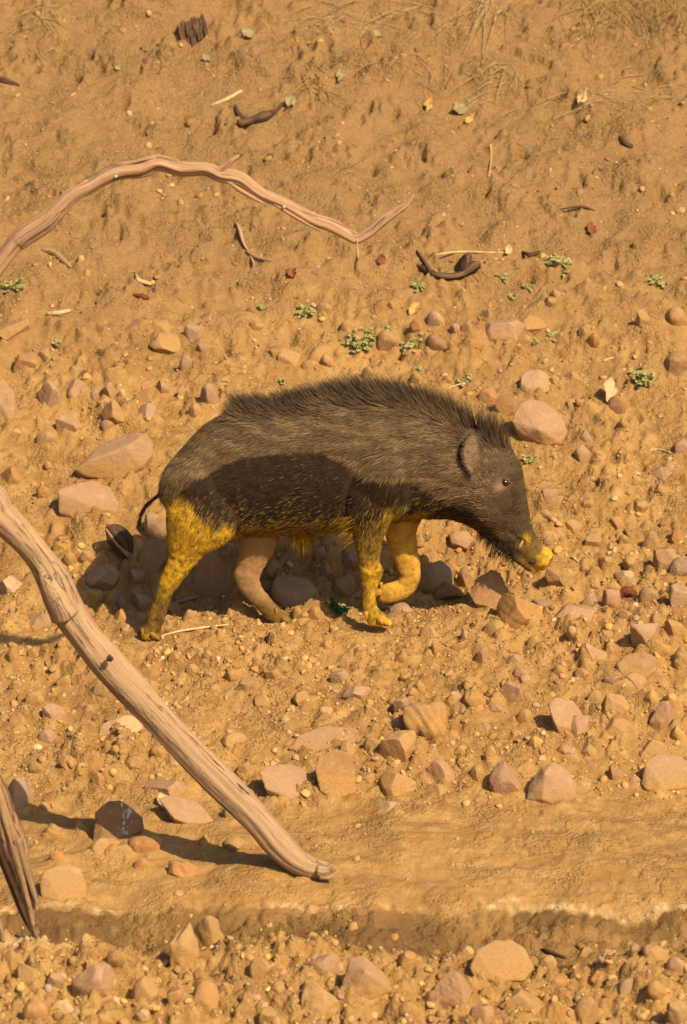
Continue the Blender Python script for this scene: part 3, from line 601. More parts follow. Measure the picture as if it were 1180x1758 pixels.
# gravel and soil crumbs too many to count
def scatter(name, n, sub, smin, smax, dens, cols, label, cat, spread=1.0, sink=0.3, nvar=10, rs=5):
    g = np.random.default_rng(rs); var = [rock_verts(('cobble', 'block', 'clod', 'slab')[k % 4], 900 + k, sub) for k in range(nvar)]
    f = np.array(ICO[sub][1]); VV = []; FF = []; CC = []; tot = 0; made = 0
    while made < n:
        X = g.uniform(-1.45, 1.45, 4000); Y = g.uniform(-3.2, 3.2, 4000)
        d = dens(X, Y); keep = g.uniform(0, 1, 4000) < d; X = X[keep]; Y = Y[keep]; Z = gz(X, Y)
        for x, y, z in zip(X, Y, Z):
            if made >= n: break
            s = smin * (smax / smin) ** (g.uniform() ** 2.2)
            sc = np.array([s, s * g.uniform(0.6, 1.0), s * g.uniform(0.45, 0.9)]); an = g.uniform(0, 6.28); ca, sa = np.cos(an), np.sin(an)
            v = var[g.integers(nvar)] * sc; v = np.stack([v[:, 0] * ca - v[:, 1] * sa, v[:, 0] * sa + v[:, 1] * ca, v[:, 2]], 1)
            v[:, 2] += v[:, 0] * g.uniform(-0.3, 0.3) + v[:, 1] * 0.3
            VV.append(v + np.array([x, y, z + sc[2] * (1 - 2 * sink)])); FF.append(f + tot); tot += len(v); made += 1
            c = np.array(cols[g.choice(len(cols))]) * g.uniform(0.8, 1.15); CC.append(np.repeat(c[None], len(v), 0))
    VV = np.concatenate(VV); FF = np.concatenate(FF)
    o = big_mesh(name, VV, FF.ravel(), np.arange(len(FF)) * 3, M_PEB); color_attr(o.data, 'tint', np.concatenate(CC))
    return tag(o, label, cat, kind='stuff')
def dens_gravel(X, Y):
    rub, fore, mid, top = zones(X, Y); p = smooth(-0.3, 0.4, fbm(X / 0.3, Y / 0.3, 101, 3))
    return np.clip(0.55 * rub * (0.4 + 0.6 * p) + 0.45 * fore + 0.22 * mid * p + 0.025 * top + 0.01, 0, 1)
def dens_crumb(X, Y):
    rub, fore, mid, top = zones(X, Y); p = smooth(-0.25, 0.35, fbm(X / 0.22, Y / 0.22, 103, 3))
    return np.clip(0.6 * rub + 0.4 * fore + 0.4 * mid * (0.3 + 0.7 * p) + 0.22 * top * p + 0.03, 0, 1)
tan = [SOIL, SOIL, SOIL_L, SOIL_D, (0.50, 0.30, 0.12)]
scatter('gravel', 5000, 2, 0.004, 0.016, dens_gravel, tan * 2 + [TONES[t][0] for t in 'LLTTOPYT'], 'loose gravel of tan and pinkish pebbles strewn over the bank', 'gravel', sink=0.42, rs=5)
def dens_clod(X, Y):
    rub, fore, mid, top = zones(X, Y); p = smooth(0.0, 0.45, fbm(X / 0.26, Y / 0.18, 109, 3))
    return np.clip(0.5 * rub * (0.3 + 0.7 * p) + 0.7 * fore + 0.45 * mid * p + 0.4 * top * p + 0.25 * np.exp(-((Y + 1.85) / 0.1) ** 2), 0, 1)
scatter('soil_clods', 2600, 2, 0.004, 0.017, dens_clod, tan, 'rounded lumps of dry earth crumbled over the bank', 'soil', sink=0.42, rs=8)
scatter('soil_crumbs', 26000, 1, 0.0018, 0.006, dens_crumb, tan, 'fine crumbs of dry sandy soil covering the bank', 'soil', sink=0.25, rs=6)

M_DROP0 = None
# ------------------------------------------------------------------ branches and other wood
def catmull(P, n):
    P = np.array(P, float); P = np.vstack([2 * P[0] - P[1], P, 2 * P[-1] - P[-2]]); out = []
    for i in range(1, len(P) - 2):
        p0, p1, p2, p3 = P[i - 1:i + 3]
        for t in np.linspace(0, 1, n, endpoint=False):
            out.append(0.5 * ((2 * p1) + (-p0 + p2) * t + (2 * p0 - 5 * p1 + 4 * p2 - p3) * t * t + (-p0 + 3 * p1 - 3 * p2 + p3) * t ** 3))
    out.append(P[-2]); return np.array(out)
def limb(name, pts, mat, parent=None, nseg=10, nang=28, groove=0.10, seed=1, flat=1.0, knots=(), blunt=True):
    """pts: (x, y, z, radius) list"""
    C = catmull(pts, nseg); P = C[:, :3]; rad = np.maximum(C[:, 3], 0.0008)
    T = np.gradient(P, axis=0); T /= np.linalg.norm(T, axis=1)[:, None]
    s = np.concatenate([[0], np.cumsum(np.linalg.norm(np.diff(P, axis=0), axis=1))])
    ref = np.array([0, 1.0, 0]); V = []; Gr = []; th = np.linspace(0, 2 * np.pi, nang, endpoint=False)
    for i in range(len(P)):
        u = ref - T[i] * (ref @ T[i]); u /= np.linalg.norm(u); w = np.cross(T[i], u); ref = u
        ang = th + s[i] * 0.8
        k = np.array([gnoise(np.array([np.cos(a) * 1.6 + seed * 7.1]), np.array([np.sin(a) * 1.6 + s[i] * 1.4]), seed)[0] for a in th])
        k2 = np.array([gnoise(np.array([a * 3.2 + seed]), np.array([s[i] * 2.2]), seed + 3)[0] for a in th])
        k3 = np.array([gnoise(np.array([a * 8.0 + seed * 3]), np.array([s[i] * 7.0]), seed + 8)[0] for a in th]) if nang > 20 else 0.0
        rr = rad[i] * (1 + groove * 1.2 * k + groove * 0.35 * k3 - groove * 1.3 * np.clip(k2 - 0.15, 0, 1) * 2)
        for (ks, ka, kr, kh) in knots:
            dz = (s[i] - ks); da = (th - ka + np.pi) % (2 * np.pi) - np.pi
            rr = rr + kh * np.exp(-(dz / kr) ** 2 - (da * rad[i] / kr) ** 2)
        V.append(P[i] + rr[:, None] * (np.cos(th)[:, None] * u + np.sin(th)[:, None] * w * flat))
        Gr.append(np.stack([np.cos(th) * 0.5 * rad[i] / 0.05 + seed, np.sin(th) * 0.5 * rad[i] / 0.05, np.full(nang, s[i] * 0.35)], 1))
    n = len(P); F = []
    for i in range(n - 1):
        for j in range(nang):
            F.append((i * nang + j, i * nang + (j + 1) % nang, (i + 1) * nang + (j + 1) % nang, (i + 1) * nang + j))
    V = list(np.concatenate(V)); Gr = list(np.concatenate(Gr))
    for i, e in ((0, 0), (n - 1, 1)):
        V.append(P[i] + T[i] * (rad[i] * 0.35) * (1 if e else -1)); Gr.append(Gr[i * nang]); c = len(V) - 1
        for j in range(nang):
            a, b = i * nang + j, i * nang + (j + 1) % nang
            F.append((a, b, c) if e else (b, a, c))
    o = mesh_obj(name, V, F, mat, None)
    at_ = o.data.attributes.new('grain', 'FLOAT_VECTOR', 'POINT'); at_.data.foreach_set('vector', np.array(Gr, np.float32).ravel())
    if parent: adopt(parent, o)
    return o
def pxpts(L, Y, dY=0.0):
    """(px, py, radius px) list standing at depth Y (dY: extra depth from first to last)"""
    out = []
    for i, (px, py, r) in enumerate(L):
        y = Y + dY * i / max(1, len(L) - 1); p = at(px, py, y)
        out.append((p.x, p.y, p.z, r * (p - CAM).dot(FWD) / DIST / PXM))
    return out
def down_to_ground(pts, steps):
    """carry a limb on, out of the picture, until it rests on the bank"""
    return [(x, y, (float(gz(x, y)) + dz), r) for (x, y, dz, r) in steps] + pts
def blob(name, loc, size, mat, parent, seed=1, flat=0.3, n=None):
    v = rock_verts('clod', seed, 2) * np.array(size); o = mesh_obj(name, v, ICO[2][1], mat)
    o.location = loc
    if n is not None:
        o.rotation_mode = 'QUATERNION'; o.rotation_quaternion = Vector((0, 0, 1)).rotation_difference(n)
    bpy.context.view_layer.update()
    adopt(parent, o); return o

# curved pinkish branch arching across the upper left
A = [(0, 449, 16), (40, 413, 17), (80, 376, 18), (120, 342, 16), (160, 316, 15), (200, 300, 14.5), (240, 288, 15), (275, 284, 14), (310, 288, 13), (350, 294, 13), (382, 298, 14),
     (410, 309, 13), (450, 330, 13), (490, 352, 13.5), (530, 372, 13), (570, 391, 12.5), (598, 402, 12.5), (615, 407, 12), (630, 401, 11), (644, 391, 10), (660, 380, 10.5), (680, 362, 8.5), (695, 348, 6.5), (709, 335, 3)]
YB = -1.45
A = [(px + 3 * math.sin(px * 0.11) , py + 3.2 * math.sin(px * 0.083 + 1), r * 0.87 * (1 + 0.10 * math.sin(px * 0.19))) for px, py, r in A]
A3 = pxpts(A, YB)
root = empty('curved_branch', Vector((-1.75, YB, float(gz(-1.75, YB)))))
tag(root, 'long curved pinkish bare branch arching across the upper left', 'branch')
lead = [(-2.35, YB, float(gz(-2.35, YB)) - 0.05, 0.040), (-2.10, YB, 0.10, 0.038), (-1.75, YB, 0.62, 0.036), (-1.35, YB, 1.02, 0.034)]
limb('trunk', lead + A3, M_WOOD_P, root, 9, 30, 0.24, 3, knots=[(1.92, 4.2, 0.02, 0.008), (2.75, 1.0, 0.03, 0.004)])
limb('side_twig', pxpts([(372, 295, 7), (385, 287, 6), (396, 277, 5), (410, 267, 3)], YB), M_WOOD_P, root, 6, 12, 0.12, 5)
limb('splinter', pxpts([(668, 372, 5), (680, 365, 4), (694, 362, 1)], YB + 0.005), M_WOOD_P, root, 5, 8, 0.1, 6)
for q_ in ([(392, 312, 3), (412, 326, 4), (436, 340, 3.5), (456, 350, 1.5)], [(470, 350, 2), (500, 368, 3.5), (530, 385, 3), (556, 398, 1)], [(205, 286, 2), (240, 275, 3), (268, 270, 2)], [(90, 358, 2), (120, 330, 3.5), (150, 309, 2)]): limb('loose_strip', pxpts(q_, YB - 0.012), M_WOOD_P, root, 5, 8, 0.2, 7)
limb('bark_flake', pxpts([(613, 412, 3), (614, 425, 3), (615, 440, 5), (616, 446, 2)], YB - 0.02), M_STRAW2, root, 5, 8, 0.1, 6, 0.4)
for px, py, q in ((199, 303, 2.6), (488, 355, 2.6)):
    p = at(px, py, YB - 0.024); blob('dropping_spot', p, (q / 530, 0.0035, q / 560), M_DROP, root, px)

# thick grey branch leaning into the mud, lower left
tip = hit(548, 1505)
YL = tip.y
L = [(-40, 850, 25), (0, 886, 27), (40, 925, 27), (70, 962, 27), (94, 1000, 30), (110, 1038, 33), (140, 1084, 31), (184, 1137, 31), (232, 1191, 30), (282, 1246, 29), (332, 1298, 28), (380, 1345, 28),
     (418, 1383, 29), (448, 1415, 27), (474, 1446, 25), (503, 1474, 24), (530, 1489, 22), (556, 1494, 16), (568, 1495, 11)]
L3 = pxpts(L, YL + 0.05, -0.05)
root = empty('leaning_branch', Vector((tip.x, YL, float(gz(tip.x, YL)))))
tag(root, 'thick smooth grey branch leaning from the left edge down into the mud', 'branch')
lead = [(-2.3, YL + 0.3, float(gz(-2.3, YL + 0.3)) - 0.05, 0.060), (-2.1, YL + 0.25, 0.05, 0.058), (-1.75, YL + 0.15, 0.42, 0.056), (-1.4, YL + 0.08, 0.60, 0.054)]
L3 = [(a_, b_, c_, r_ * (0.95 + 0.06 * math.sin(i_ * 1.9))) for i_, (a_, b_, c_, r_) in enumerate(L3)]
limb('trunk', lead + L3, M_WOOD_G, root, 9, 40, 0.085, 9)
limb('broken_knot', pxpts([(112, 1060, 26), (96, 1030, 22), (82, 1004, 16), (70, 985, 6)], YL - 0.01), M_WOOD_G, root, 8, 18, 0.3, 14)
limb('broken_knot', pxpts([(545, 1496, 10), (560, 1497, 9), (574, 1490, 7)], YL - 0.03), M_WOOD_G, root, 6, 14, 0.35, 15)
limb('broken_knot', pxpts([(550, 1500, 9), (565, 1503, 7), (572, 1504, 4)], YL - 0.03), M_WOOD_G, root, 6, 14, 0.35, 16)
limb('knot', pxpts([(186, 1128, 7), (190, 1130, 6), (194, 1131, 4)], YL - 0.045), M_WOOD_D, root, 5, 10, 0.2, 17)

# splintered branch at the left edge
tip = hit(62, 1612); YS = tip.y
root = empty('splintered_branch', tip); tag(root, 'splintered dark-grooved branch stuck in the ground at the left edge', 'branch')
limb('trunk', pxpts([(-90, 1130, 20), (-60, 1230, 18), (-28, 1300, 17), (-6, 1350, 17), (10, 1405, 19), (24, 1455, 22), (37, 1500, 19), (48, 1548, 13), (57, 1585, 8), (65, 1614, 3)], YS), M_WOOD_S, root, 10, 36, 0.34, 22)
limb('splinter', pxpts([(-18, 1420, 10), (2, 1470, 10), (22, 1520, 9), (42, 1570, 7), (58, 1604, 3)], YS + 0.02), M_WOOD_D, root, 8, 16, 0.3, 23)
limb('splinter', pxpts([(30, 1440, 8), (46, 1490, 7), (58, 1530, 5), (66, 1552, 2)], YS - 0.025), M_WOOD_S, root, 8, 14, 0.3, 24)
t2 = hit(4, 1618); root = empty('broken_stick', t2); tag(root, 'stub of a broken stick at the left edge beside the splintered branch', 'stick')
limb('stick', pxpts([(-30, 1500, 10), (-14, 1560, 9), (-2, 1595, 6), (6, 1618, 3)], t2.y), M_WOOD_S, root, 8, 14, 0.3, 27)

def ground_stick(name, L, mat, label, cat='twig', lift=0.6, seed=1, groove=0.2, forks=(), nang=10):
    pts = []
    for px, py, r in L:
        g = hit(px + 2.5 * math.sin(px * 1.7), py + r * 0.4 + 2 * math.sin(py * 2.1)); sc = (g - CAM).dot(FWD) / DIST / PXM; r *= 0.85 + 0.2 * math.sin(px * 3.3); pts.append((g.x, g.y, g.z + r * sc * lift, r * sc))
    if not forks:
        o = limb(name, pts, mat, None, 6, nang, groove, seed); return tag(o, label, cat)
    root = empty(name, Vector(pts[0][:3])); tag(root, label, cat); limb('stem', pts, mat, root, 6, nang, groove, seed)
    for fk in forks:
        pts = []
        for px, py, r in fk:
            g = hit(px, py + r * 0.4); sc = (g - CAM).dot(FWD) / DIST / PXM; pts.append((g.x, g.y, g.z + r * sc * lift, r * sc))
        limb('side_twig', pts, mat, root, 6, nang, groove, seed + 1)
ground_stick('curled_root', [(714, 457, 2), (728, 466, 5), (750, 474, 6.5), (775, 479, 7), (797, 474, 9), (813, 464, 11), (822, 455, 8)], M_WOOD_D, 'dark curled root lying on the bank right of the curved branch tip', 'root', 1.2, 31, 0.55,
             [[(800, 470, 8), (800, 455, 8), (806, 443, 6)], [(740, 470, 4), (728, 450, 3), (716, 432, 2)]], 14)
ground_stick('forked_twig', [(404, 388, 2), (412, 406, 4), (420, 424, 4), (430, 446, 3), (442, 474, 2)], M_WOOD_P, 'thin forked twig standing on the bank under the curved branch', 'twig', 2.5, 33, 0.2, [[(424, 436, 3), (440, 447, 3), (466, 452, 2)]])
ground_stick('bark_strip', [(72, 430, 3), (90, 434, 5), (105, 444, 5), (122, 458, 3)], M_WOOD_G, 'narrow brown bark strip below the left end of the curved branch', 'bark')
ground_stick('dark_stick', [(-14, 132, 5), (8, 139, 6), (36, 149, 3)], M_WOOD_D, 'short dark stick at the left edge high on the bank', 'stick')
ground_stick('dead_twig', [(408, 218, 6), (430, 212, 9), (452, 204, 9), (470, 192, 6), (486, 182, 3)], M_WOOD_D, 'dark dead twig with a leaf end high on the bank', 'twig', 1.0, 35, 0.3, [[(424, 212, 5), (410, 198, 4), (404, 184, 3)]])
ground_stick('pale_stick', [(362, 180, 2), (385, 172, 3), (417, 158, 3)], M_STRAW2, 'straight pale stick high on the bank left of the dark twig', 'stick')
ground_stick('pale_peel', [(84, 540, 3), (100, 541, 5), (120, 534, 3)], M_STRAW2, 'short pale curl of bark at the left, below the curved branch', 'bark', 1.0)
ground_stick('pale_peel', [(233, 470, 2), (240, 482, 4), (256, 489, 4)], M_STRAW2, 'small pale hooked bark curl on the bank above the boar\'s rump', 'bark', 1.0)
ground_stick('long_straw', [(272, 1097, 2), (310, 1086, 3), (350, 1080, 3), (392, 1074, 2)], M_STRAW2, 'long pale straw lying on the ledge between the boar\'s hind hooves', 'straw', 1.6)
ground_stick('pale_stick', [(290, 1044, 3), (315, 1034, 4), (342, 1024, 4)], M_WOOD_G, 'short tan stick beside the boar\'s near hind hoof', 'stick', 1.5)
ground_stick('red_bark', [(1064, 1024, 6), (1078, 1020, 9), (1093, 1022, 6)], M_WOOD_R, 'red brown bark piece right of the boar\'s snout', 'bark', 0.6, 41, 0.35)
ground_stick('red_bark', [(232, 508, 3), (246, 510, 5), (258, 512, 3)], M_WOOD_R, 'small red brown bark chip on the bank above the boar\'s rump', 'bark', 0.6, 42, 0.35)
ground_stick('thin_stick', [(750, 437, 2), (790, 432, 2.5), (832, 436, 2), (870, 434, 2)], M_STRAW2, 'thin straight pale stick above the dark curled root', 'stick', 1.0)
ground_stick('thin_stick', [(963, 361, 1.5), (1000, 358, 2), (1022, 360, 1.5)], M_WOOD_D, 'thin dark straight twig high on the right bank', 'twig', 1.0)
ground_stick('bent_twig', [(840, 250, 2), (845, 275, 2.5), (842, 305, 2)], M_STRAW, 'bent straw twig standing on the upper right bank', 'twig', 1.0)
ground_stick('dark_bark_curl', [(1062, 236, 3), (1072, 246, 5), (1084, 252, 3)], M_WOOD_D, 'dark curled bark sliver on the upper right bank', 'bark', 1.0)
ground_stick('dark_bark_curl', [(898, 432, 3), (912, 438, 5), (926, 434, 3)], M_WOOD_D, 'dark bark sliver right of the dark curled root', 'bark', 1.0)
ground_stick('pale_twig', [(1100, 780, 1.5), (1125, 772, 2.5), (1150, 776, 1.5)], M_STRAW2, 'thin pale twig near the right edge level with the boar\'s ear', 'twig', 1.2)
ground_stick('pale_twig', [(1038, 622, 1.5), (1052, 614, 2), (1070, 608, 1)], M_STRAW2, 'tiny pale straw right of the pebbles above the boar', 'straw', 1.2)
ground_stick('pale_twig', [(765, 668, 1.5), (780, 664, 2), (800, 656, 1.5)], M_STRAW2, 'thin pale root fibre above the boar\'s mane', 'twig', 1.2)
ground_stick('dark_twig', [(925, 1628, 1.5), (945, 1634, 4), (975, 1648, 2)], M_WOOD_D, 'dark twig on the near edge of the wet trough at the right', 'twig', 1.0)
# bark block high on the bank
b0 = hit(328, 70); root = empty('bark_block', b0); tag(root, 'dark square chunk of rough bark standing high on the bank', 'bark')
o_, ext = hull_stone((328, 52), [(304, 76, 0), (302, 42, .02), (330, 31, .04), (350, 24, .05), (359, 55, .04), (342, 72, 0), (322, 82, -.01), (330, 50, .09), (330, 95, .04)], 'D', 0, 'block')
vv = np.array([v.co[:] for v in o_.data.vertices]); r_ = ext * 0.07 * np.sin(vv[:, 0] / ext * 17 + 2.2 * np.sin(vv[:, 2] / ext * 4)) + ext * 0.05 * np.sin(vv[:, 0] / ext * 41 + vv[:, 2] / ext * 6)
vv[:, 1] += r_; vv[:, 2] += 0.8 * r_ * (vv[:, 2] > 0); o_.data.vertices.foreach_set('co', vv.astype(np.float32).ravel()); o_.data.update()
at_ = o_.data.attributes.new('grain', 'FLOAT_VECTOR', 'POINT'); at_.data.foreach_set('vector', (vv * np.array([12, 12, 2])).astype(np.float32).ravel())
o_.data.materials.clear(); o_.data.materials.append(M_WOOD_D); bpy.context.view_layer.update(); adopt(root, o_)
# husk of dark bark in the shadow left
b0 = hit(206, 952); root = empty('dark_husk', b0); tag(root, 'dark striped husk leaning in the left end of the boar\'s shadow', 'husk')
limb('shell', pxpts([(184, 905, 6), (196, 914, 17), (208, 928, 20), (216, 946, 15), (224, 962, 4)], b0.y - 0.02), M_WOOD_D, root, 8, 18, 0.25, 61)
for k in range(3): limb('fibre', pxpts([(182 + k * 4, 908 + k * 5, 2), (198 + k * 3, 930 + k * 4, 2), (226 + k * 4, 964 - k * 3, 1)], b0.y - 0.065), M_WOOD_G, root, 5, 6, 0.1, 62 + k)

# ------------------------------------------------------------------ dry leaves
def dry_leaf(px, py, w, h, mat, label, curl=0.4, rot=0.0, stand=0.35):
    g = hit(px, py + h * 0.3); sc = (g - CAM).dot(FWD) / DIST / PXM; lf = 0.72 if mat == LB else 0.85; W, H = w * sc * lf, h * sc / 0.8 * lf; rf = [r_.uniform(-1, 1) for r_ in [random.Random(int(px * 7 + py))] for _ in range(60)]
    V = []; F = []; n, m = 9, 5; r = random.Random(int(px + py))
    for lay in (0, 1):
        for i in range(n):
            t = i / (n - 1); half = math.sin(math.pi * min(0.97, t * 0.92 + 0.04)) ** 0.8
            for j in range(m):
                q = (j / (m - 1) - 0.5) * half * (1 + 0.35 * rf[(i * 3 + j) % 60])
                V.append((q * W, (t - 0.5) * H, curl * W * (q * q * 1.5 + 0.5 * (t - 0.5) ** 2) + 0.10 * W * math.sin(q * 9 + t * 5 + px) * half + 0.16 * W * rf[(i * m + j) % 60] - lay * 0.0006))
    for lay in (0, 1):
        for i in range(n - 1):
            for j in range(m - 1):
                a = lay * n * m + i * m + j; f = (a, a + 1, a + m + 1, a + m); F.append(f if not lay else f[::-1])
    for i in range(n - 1):
        for j in (0, m - 1):
            a = i * m + j; b = a + n * m; F.append((a, a + m, b + m, b))
    o = mesh_obj('dry_leaf', V, F, mat); o.rotation_mode = 'QUATERNION'
    nn = gnormal(g.x, g.y).lerp(Vector((0.25, -0.9, 0.3)), stand).normalized()
    o.rotation_quaternion = Vector((0, 0, 1)).rotation_difference(nn) @ Quaternion((0, 0, 1), rot); o.location = g + Vector((0, 0, 0.004 + 0.35 * H * stand))
    return tag(o, label, 'leaf', 'dry leaves on the bank')
LY, LO, LR, LP, LB = leafmat('yellow_leaf', (0.52, 0.33, 0.09)), leafmat('orange_leaf', (0.48, 0.27, 0.07)), leafmat('red_leaf', (0.25, 0.085, 0.035)), leafmat('pale_leaf', (0.58, 0.41, 0.22)), leafmat('bluegreen_leaf', (0.33, 0.27, 0.13))
dry_leaf(1048, 674, 30, 46, LP, 'pale dry leaf standing upright behind a brown stone at the right', 0.5, 0.1, 0.8)
dry_leaf(282, 1376, 26, 34, LP, 'pale leaf scrap lying on the slab by the leaning branch', 0.3, 0.5, 0.6)
dry_leaf(711, 528, 22, 26, LY, 'yellow curled leaf on the bank above the boar\'s shoulder', 0.6, -0.6, 0.4)
dry_leaf(736, 180, 36, 16, LO, 'orange yellow leaf high on the bank', 0.5, 1.3, 0.4)
dry_leaf(806, 206, 26, 12, LY, 'narrow yellowish leaf high on the bank right of the orange one', 0.5, 1.0, 0.4)
dry_leaf(655, 447, 24, 14, LR, 'red brown leaf just below the curved branch tip', 0.8, 1.4, 0.5)
dry_leaf(500, 469, 18, 20, LR, 'small dark red leaf on the bank under the curved branch', 0.8, 0.5, 0.5)
dry_leaf(1015, 392, 20, 24, LR, 'dark red leaf on the right bank above the seedlings', 0.6, 0.2, 0.5)
dry_leaf(425, 54, 40, 26, LB, 'blue green leaf near the top edge right of the bark chunk', 0.5, 0.8, 0.3)
dry_leaf(500, 172, 40, 24, LB, 'blue green leaf at the end of the dark dead twig', 0.5, 1.1, 0.4)
dry_leaf(585, 127, 44, 18, LB, 'long blue green leaf high on the bank at centre', 0.5, 1.3, 0.3)
dry_leaf(648, 56, 26, 18, LB, 'small blue green leaf near the top edge at centre', 0.5, 0.8, 0.3)
dry_leaf(790, 182, 42, 30, LB, 'grey green leaf beside the orange yellow leaf', 0.5, 0.7, 0.3)
dry_leaf(355, 98, 26, 20, LB, 'small dull green leaf below the dark bark chunk', 0.5, 0.7, 0.3)
dry_leaf(203, 116, 18, 12, LB, 'tiny dark green leaf high on the left bank', 0.5, 0.7, 0.3)
dry_leaf(873, 430, 26, 12, LP, 'pale curled leaf right of the thin straight stick', 0.9, 1.1, 0.5)
dry_leaf(1000, 168, 34, 16, LP, 'pale leaf scrap high on the right bank', 0.7, 1.2, 0.4)
dry_leaf(262, 690, 12, 12, LB, 'tiny green leaf scrap left of the boar\'s rump', 0.5, 0.6, 0.3)
dry_leaf(778, 980, 20, 16, LR, 'red leaf scrap behind the boar\'s lifted foreleg', 0.5, 0.6, 0.3)

# ------------------------------------------------------------------ seedlings
def seedling(px, py, w, h, label, mat=M_LEAF, seed=None):
    r = random.Random(seed or int(px * 3 + py)); g = hit(px, py + h * 0.35); sc = (g - CAM).dot(FWD) / DIST / PXM
    Wd_, Hg = w * sc / 2, h * sc * 0.9
    root = empty('seedling', g); tag(root, label, 'plant', 'green seedlings on the bank')
    V = []; F = []; sV = []; sF = []
    nst = max(7, int(w / 2.4))
    for k in range(nst):
        a = r.uniform(0, 6.28); L_ = r.uniform(0.45, 1.0); ex, ey, ez = math.cos(a) * Wd_ * L_, math.sin(a) * Wd_ * 0.8 * L_, Hg * r.uniform(0.3, 1.0) * (1.1 - 0.5 * L_)
        gl = float(gz(g.x + ex, g.y + ey)) - g.z
        ez += gl * L_
        b = len(sV); t_ = 0.0012
        for q in ((0, 0, -0.004), (ex, ey, ez)):
            for d in ((t_, 0, 0), (-t_, t_, 0), (0, -t_, t_)): sV.append(tuple(q[i] + d[i] for i in range(3)))
        for i in range(3): sF.append((b + i, b + (i + 1) % 3, b + 3 + (i + 1) % 3, b + 3 + i))
        for m in range(r.randint(5, 9)):
            t = r.uniform(0.45, 1.08); cx, cy, cz = ex * t + r.uniform(-.15, .15) * Wd_, ey * t + r.uniform(-.15, .15) * Wd_, ez * t + r.uniform(0, .003)
            ls = r.uniform(0.0035, 0.0075) * (0.8 + w / 90); nrm = Vector((r.gauss(0, .5), r.gauss(-.3, .5), 1)).normalized(); u = nrm.orthogonal().normalized(); u.rotate(Quaternion(nrm, r.uniform(0, 6.28))); w_ = nrm.cross(u)
            c = Vector((cx, cy, cz)); b = len(V)
            for i in range(7):
                an = i / 7 * 6.283; rr_ = ls * (1 + 0.35 * math.cos(3 * an))
                V.append(tuple(c + u * math.cos(an) * rr_ + w_ * math.sin(an) * rr_ * 0.8 + nrm * 0.15 * rr_ * math.cos(2 * an)))
            V.append(tuple(c + nrm * 0.12 * ls))
            for i in range(7): F.append((b + i, b + (i + 1) % 7, b + 7))
    f = mesh_obj('leaves', V, F, mat, None, False); f.parent = root; s_ = mesh_obj('stems', sV, sF, mat); s_.parent = root
for q in [(22, 488, 44, 28, 'feathery green seedling at the left edge below the curved branch'), (98, 589, 18, 16, 'tiny green seedling near the left edge among tan stones'),
          (527, 535, 36, 26, 'bushy green seedling on its own above the boar\'s back'), (619, 588, 50, 28, 'largest of the clustered seedlings above the boar\'s shoulder'),
          (628, 566, 26, 13, 'small seedling just above the largest clustered seedling'), (662, 562, 18, 14, 'tiny seedling right of the clustered ones above the boar'),
          (704, 593, 40, 15, 'low seedling between pebbles above the boar\'s shoulder'), (716, 491, 26, 18, 'small seedling below the dark curled root'),
          (963, 447, 48, 20, 'wide pale green seedling on the upper right bank'), (908, 493, 24, 10, 'low seedling below the wide pale green one'),
          (863, 478, 24, 10, 'faint low seedling right of the dark curled root'), (882, 510, 14, 12, 'tiny round seedling above the long mauve stone'),
          (918, 588, 14, 14, 'tiny seedling right of the long mauve stone'), (1104, 648, 52, 30, 'spreading seedling near the right edge above the dry leaf'),
          (1132, 481, 38, 12, 'low wide seedling near the right edge of the bank'), (798, 655, 30, 14, 'pale seedling right above the boar\'s mane'),
          (283, 578, 16, 10, 'tiny seedling among flat stones above the boar\'s rump'), (451, 528, 18, 10, 'tiny seedling left of the bushy one above the back'),
          (485, 655, 16, 10, 'tiny seedling just above the boar\'s back'), (719, 633, 14, 10, 'tiny seedling above the boar\'s shoulder bristles'), (952, 579, 20, 8, 'low green sprig above the biggest boulder'),
          (906, 790, 26, 18, 'pale sprig directly right of the boar\'s forelock')]: seedling(*q)
seedling(582, 1042, 44, 24, 'dark green plant in the shadow behind the boar\'s near foreleg', M_LEAF_D)

# ------------------------------------------------------------------ dry grass at the top
def blade(V, F, p, d, L_, w, r, droop):
    n = 5; p = Vector(p); d = Vector(d).normalized(); side = d.cross(Vector((0, -0.6, 0.8))).normalized() * w; b = len(V)
    for i in range(n):
        t = i / (n - 1); q = p + d * L_ * t + Vector((0, 0, -1)) * droop * L_ * t * t; ww = side * (1 - 0.75 * t)
        V.append(tuple(q - ww)); V.append(tuple(q + ww)); V.append(tuple(q + Vector((0, -w * 0.8, w * 0.8)) * (1 - 0.75 * t)))
    for i in range(n - 1):
        a = b + i * 3
        for (x, y) in ((0, 1), (1, 2), (2, 0)): F.append((a + x, a + y, a + 3 + y, a + 3 + x))
def tuft(px, py, n, Lpx, label, spread=1.2, down=0.7, mat=M_STRAW, wpx=0.10):
    r = random.Random(px + py); g = hit(px, py); V = []; F = []; nn = gnormal(g.x, g.y)
    for k in range(n):
        a = r.gauss(0, spread * 0.55); x = g.x + r.gauss(0, wpx); y = g.y + r.gauss(0, 0.05); z = float(gz(x, y)) + 0.002
        dy = -0.6 * down + r.gauss(0, 0.25); d = Vector((math.sin(a), dy, dy * 0.56 + r.uniform(0.02, 0.28)))
        blade(V, F, (x, y, z), d, Lpx / 340 * r.uniform(0.35, 1.25), 0.0017 * r.uniform(0.6, 1.5), r, r.uniform(0.05, 0.3))
    o = mesh_obj('dry_grass_tuft', V, F, mat); return tag(o, label, 'grass', 'tufts of dry grass at the top of the bank')
tuft(1070, 14, 170, 80, 'thick tuft of dry grass hanging in the top right corner', 0.8, 1.0)
tuft(1150, 4, 110, 70, 'dry grass tuft at the right end of the top edge', 0.8, 1.0)
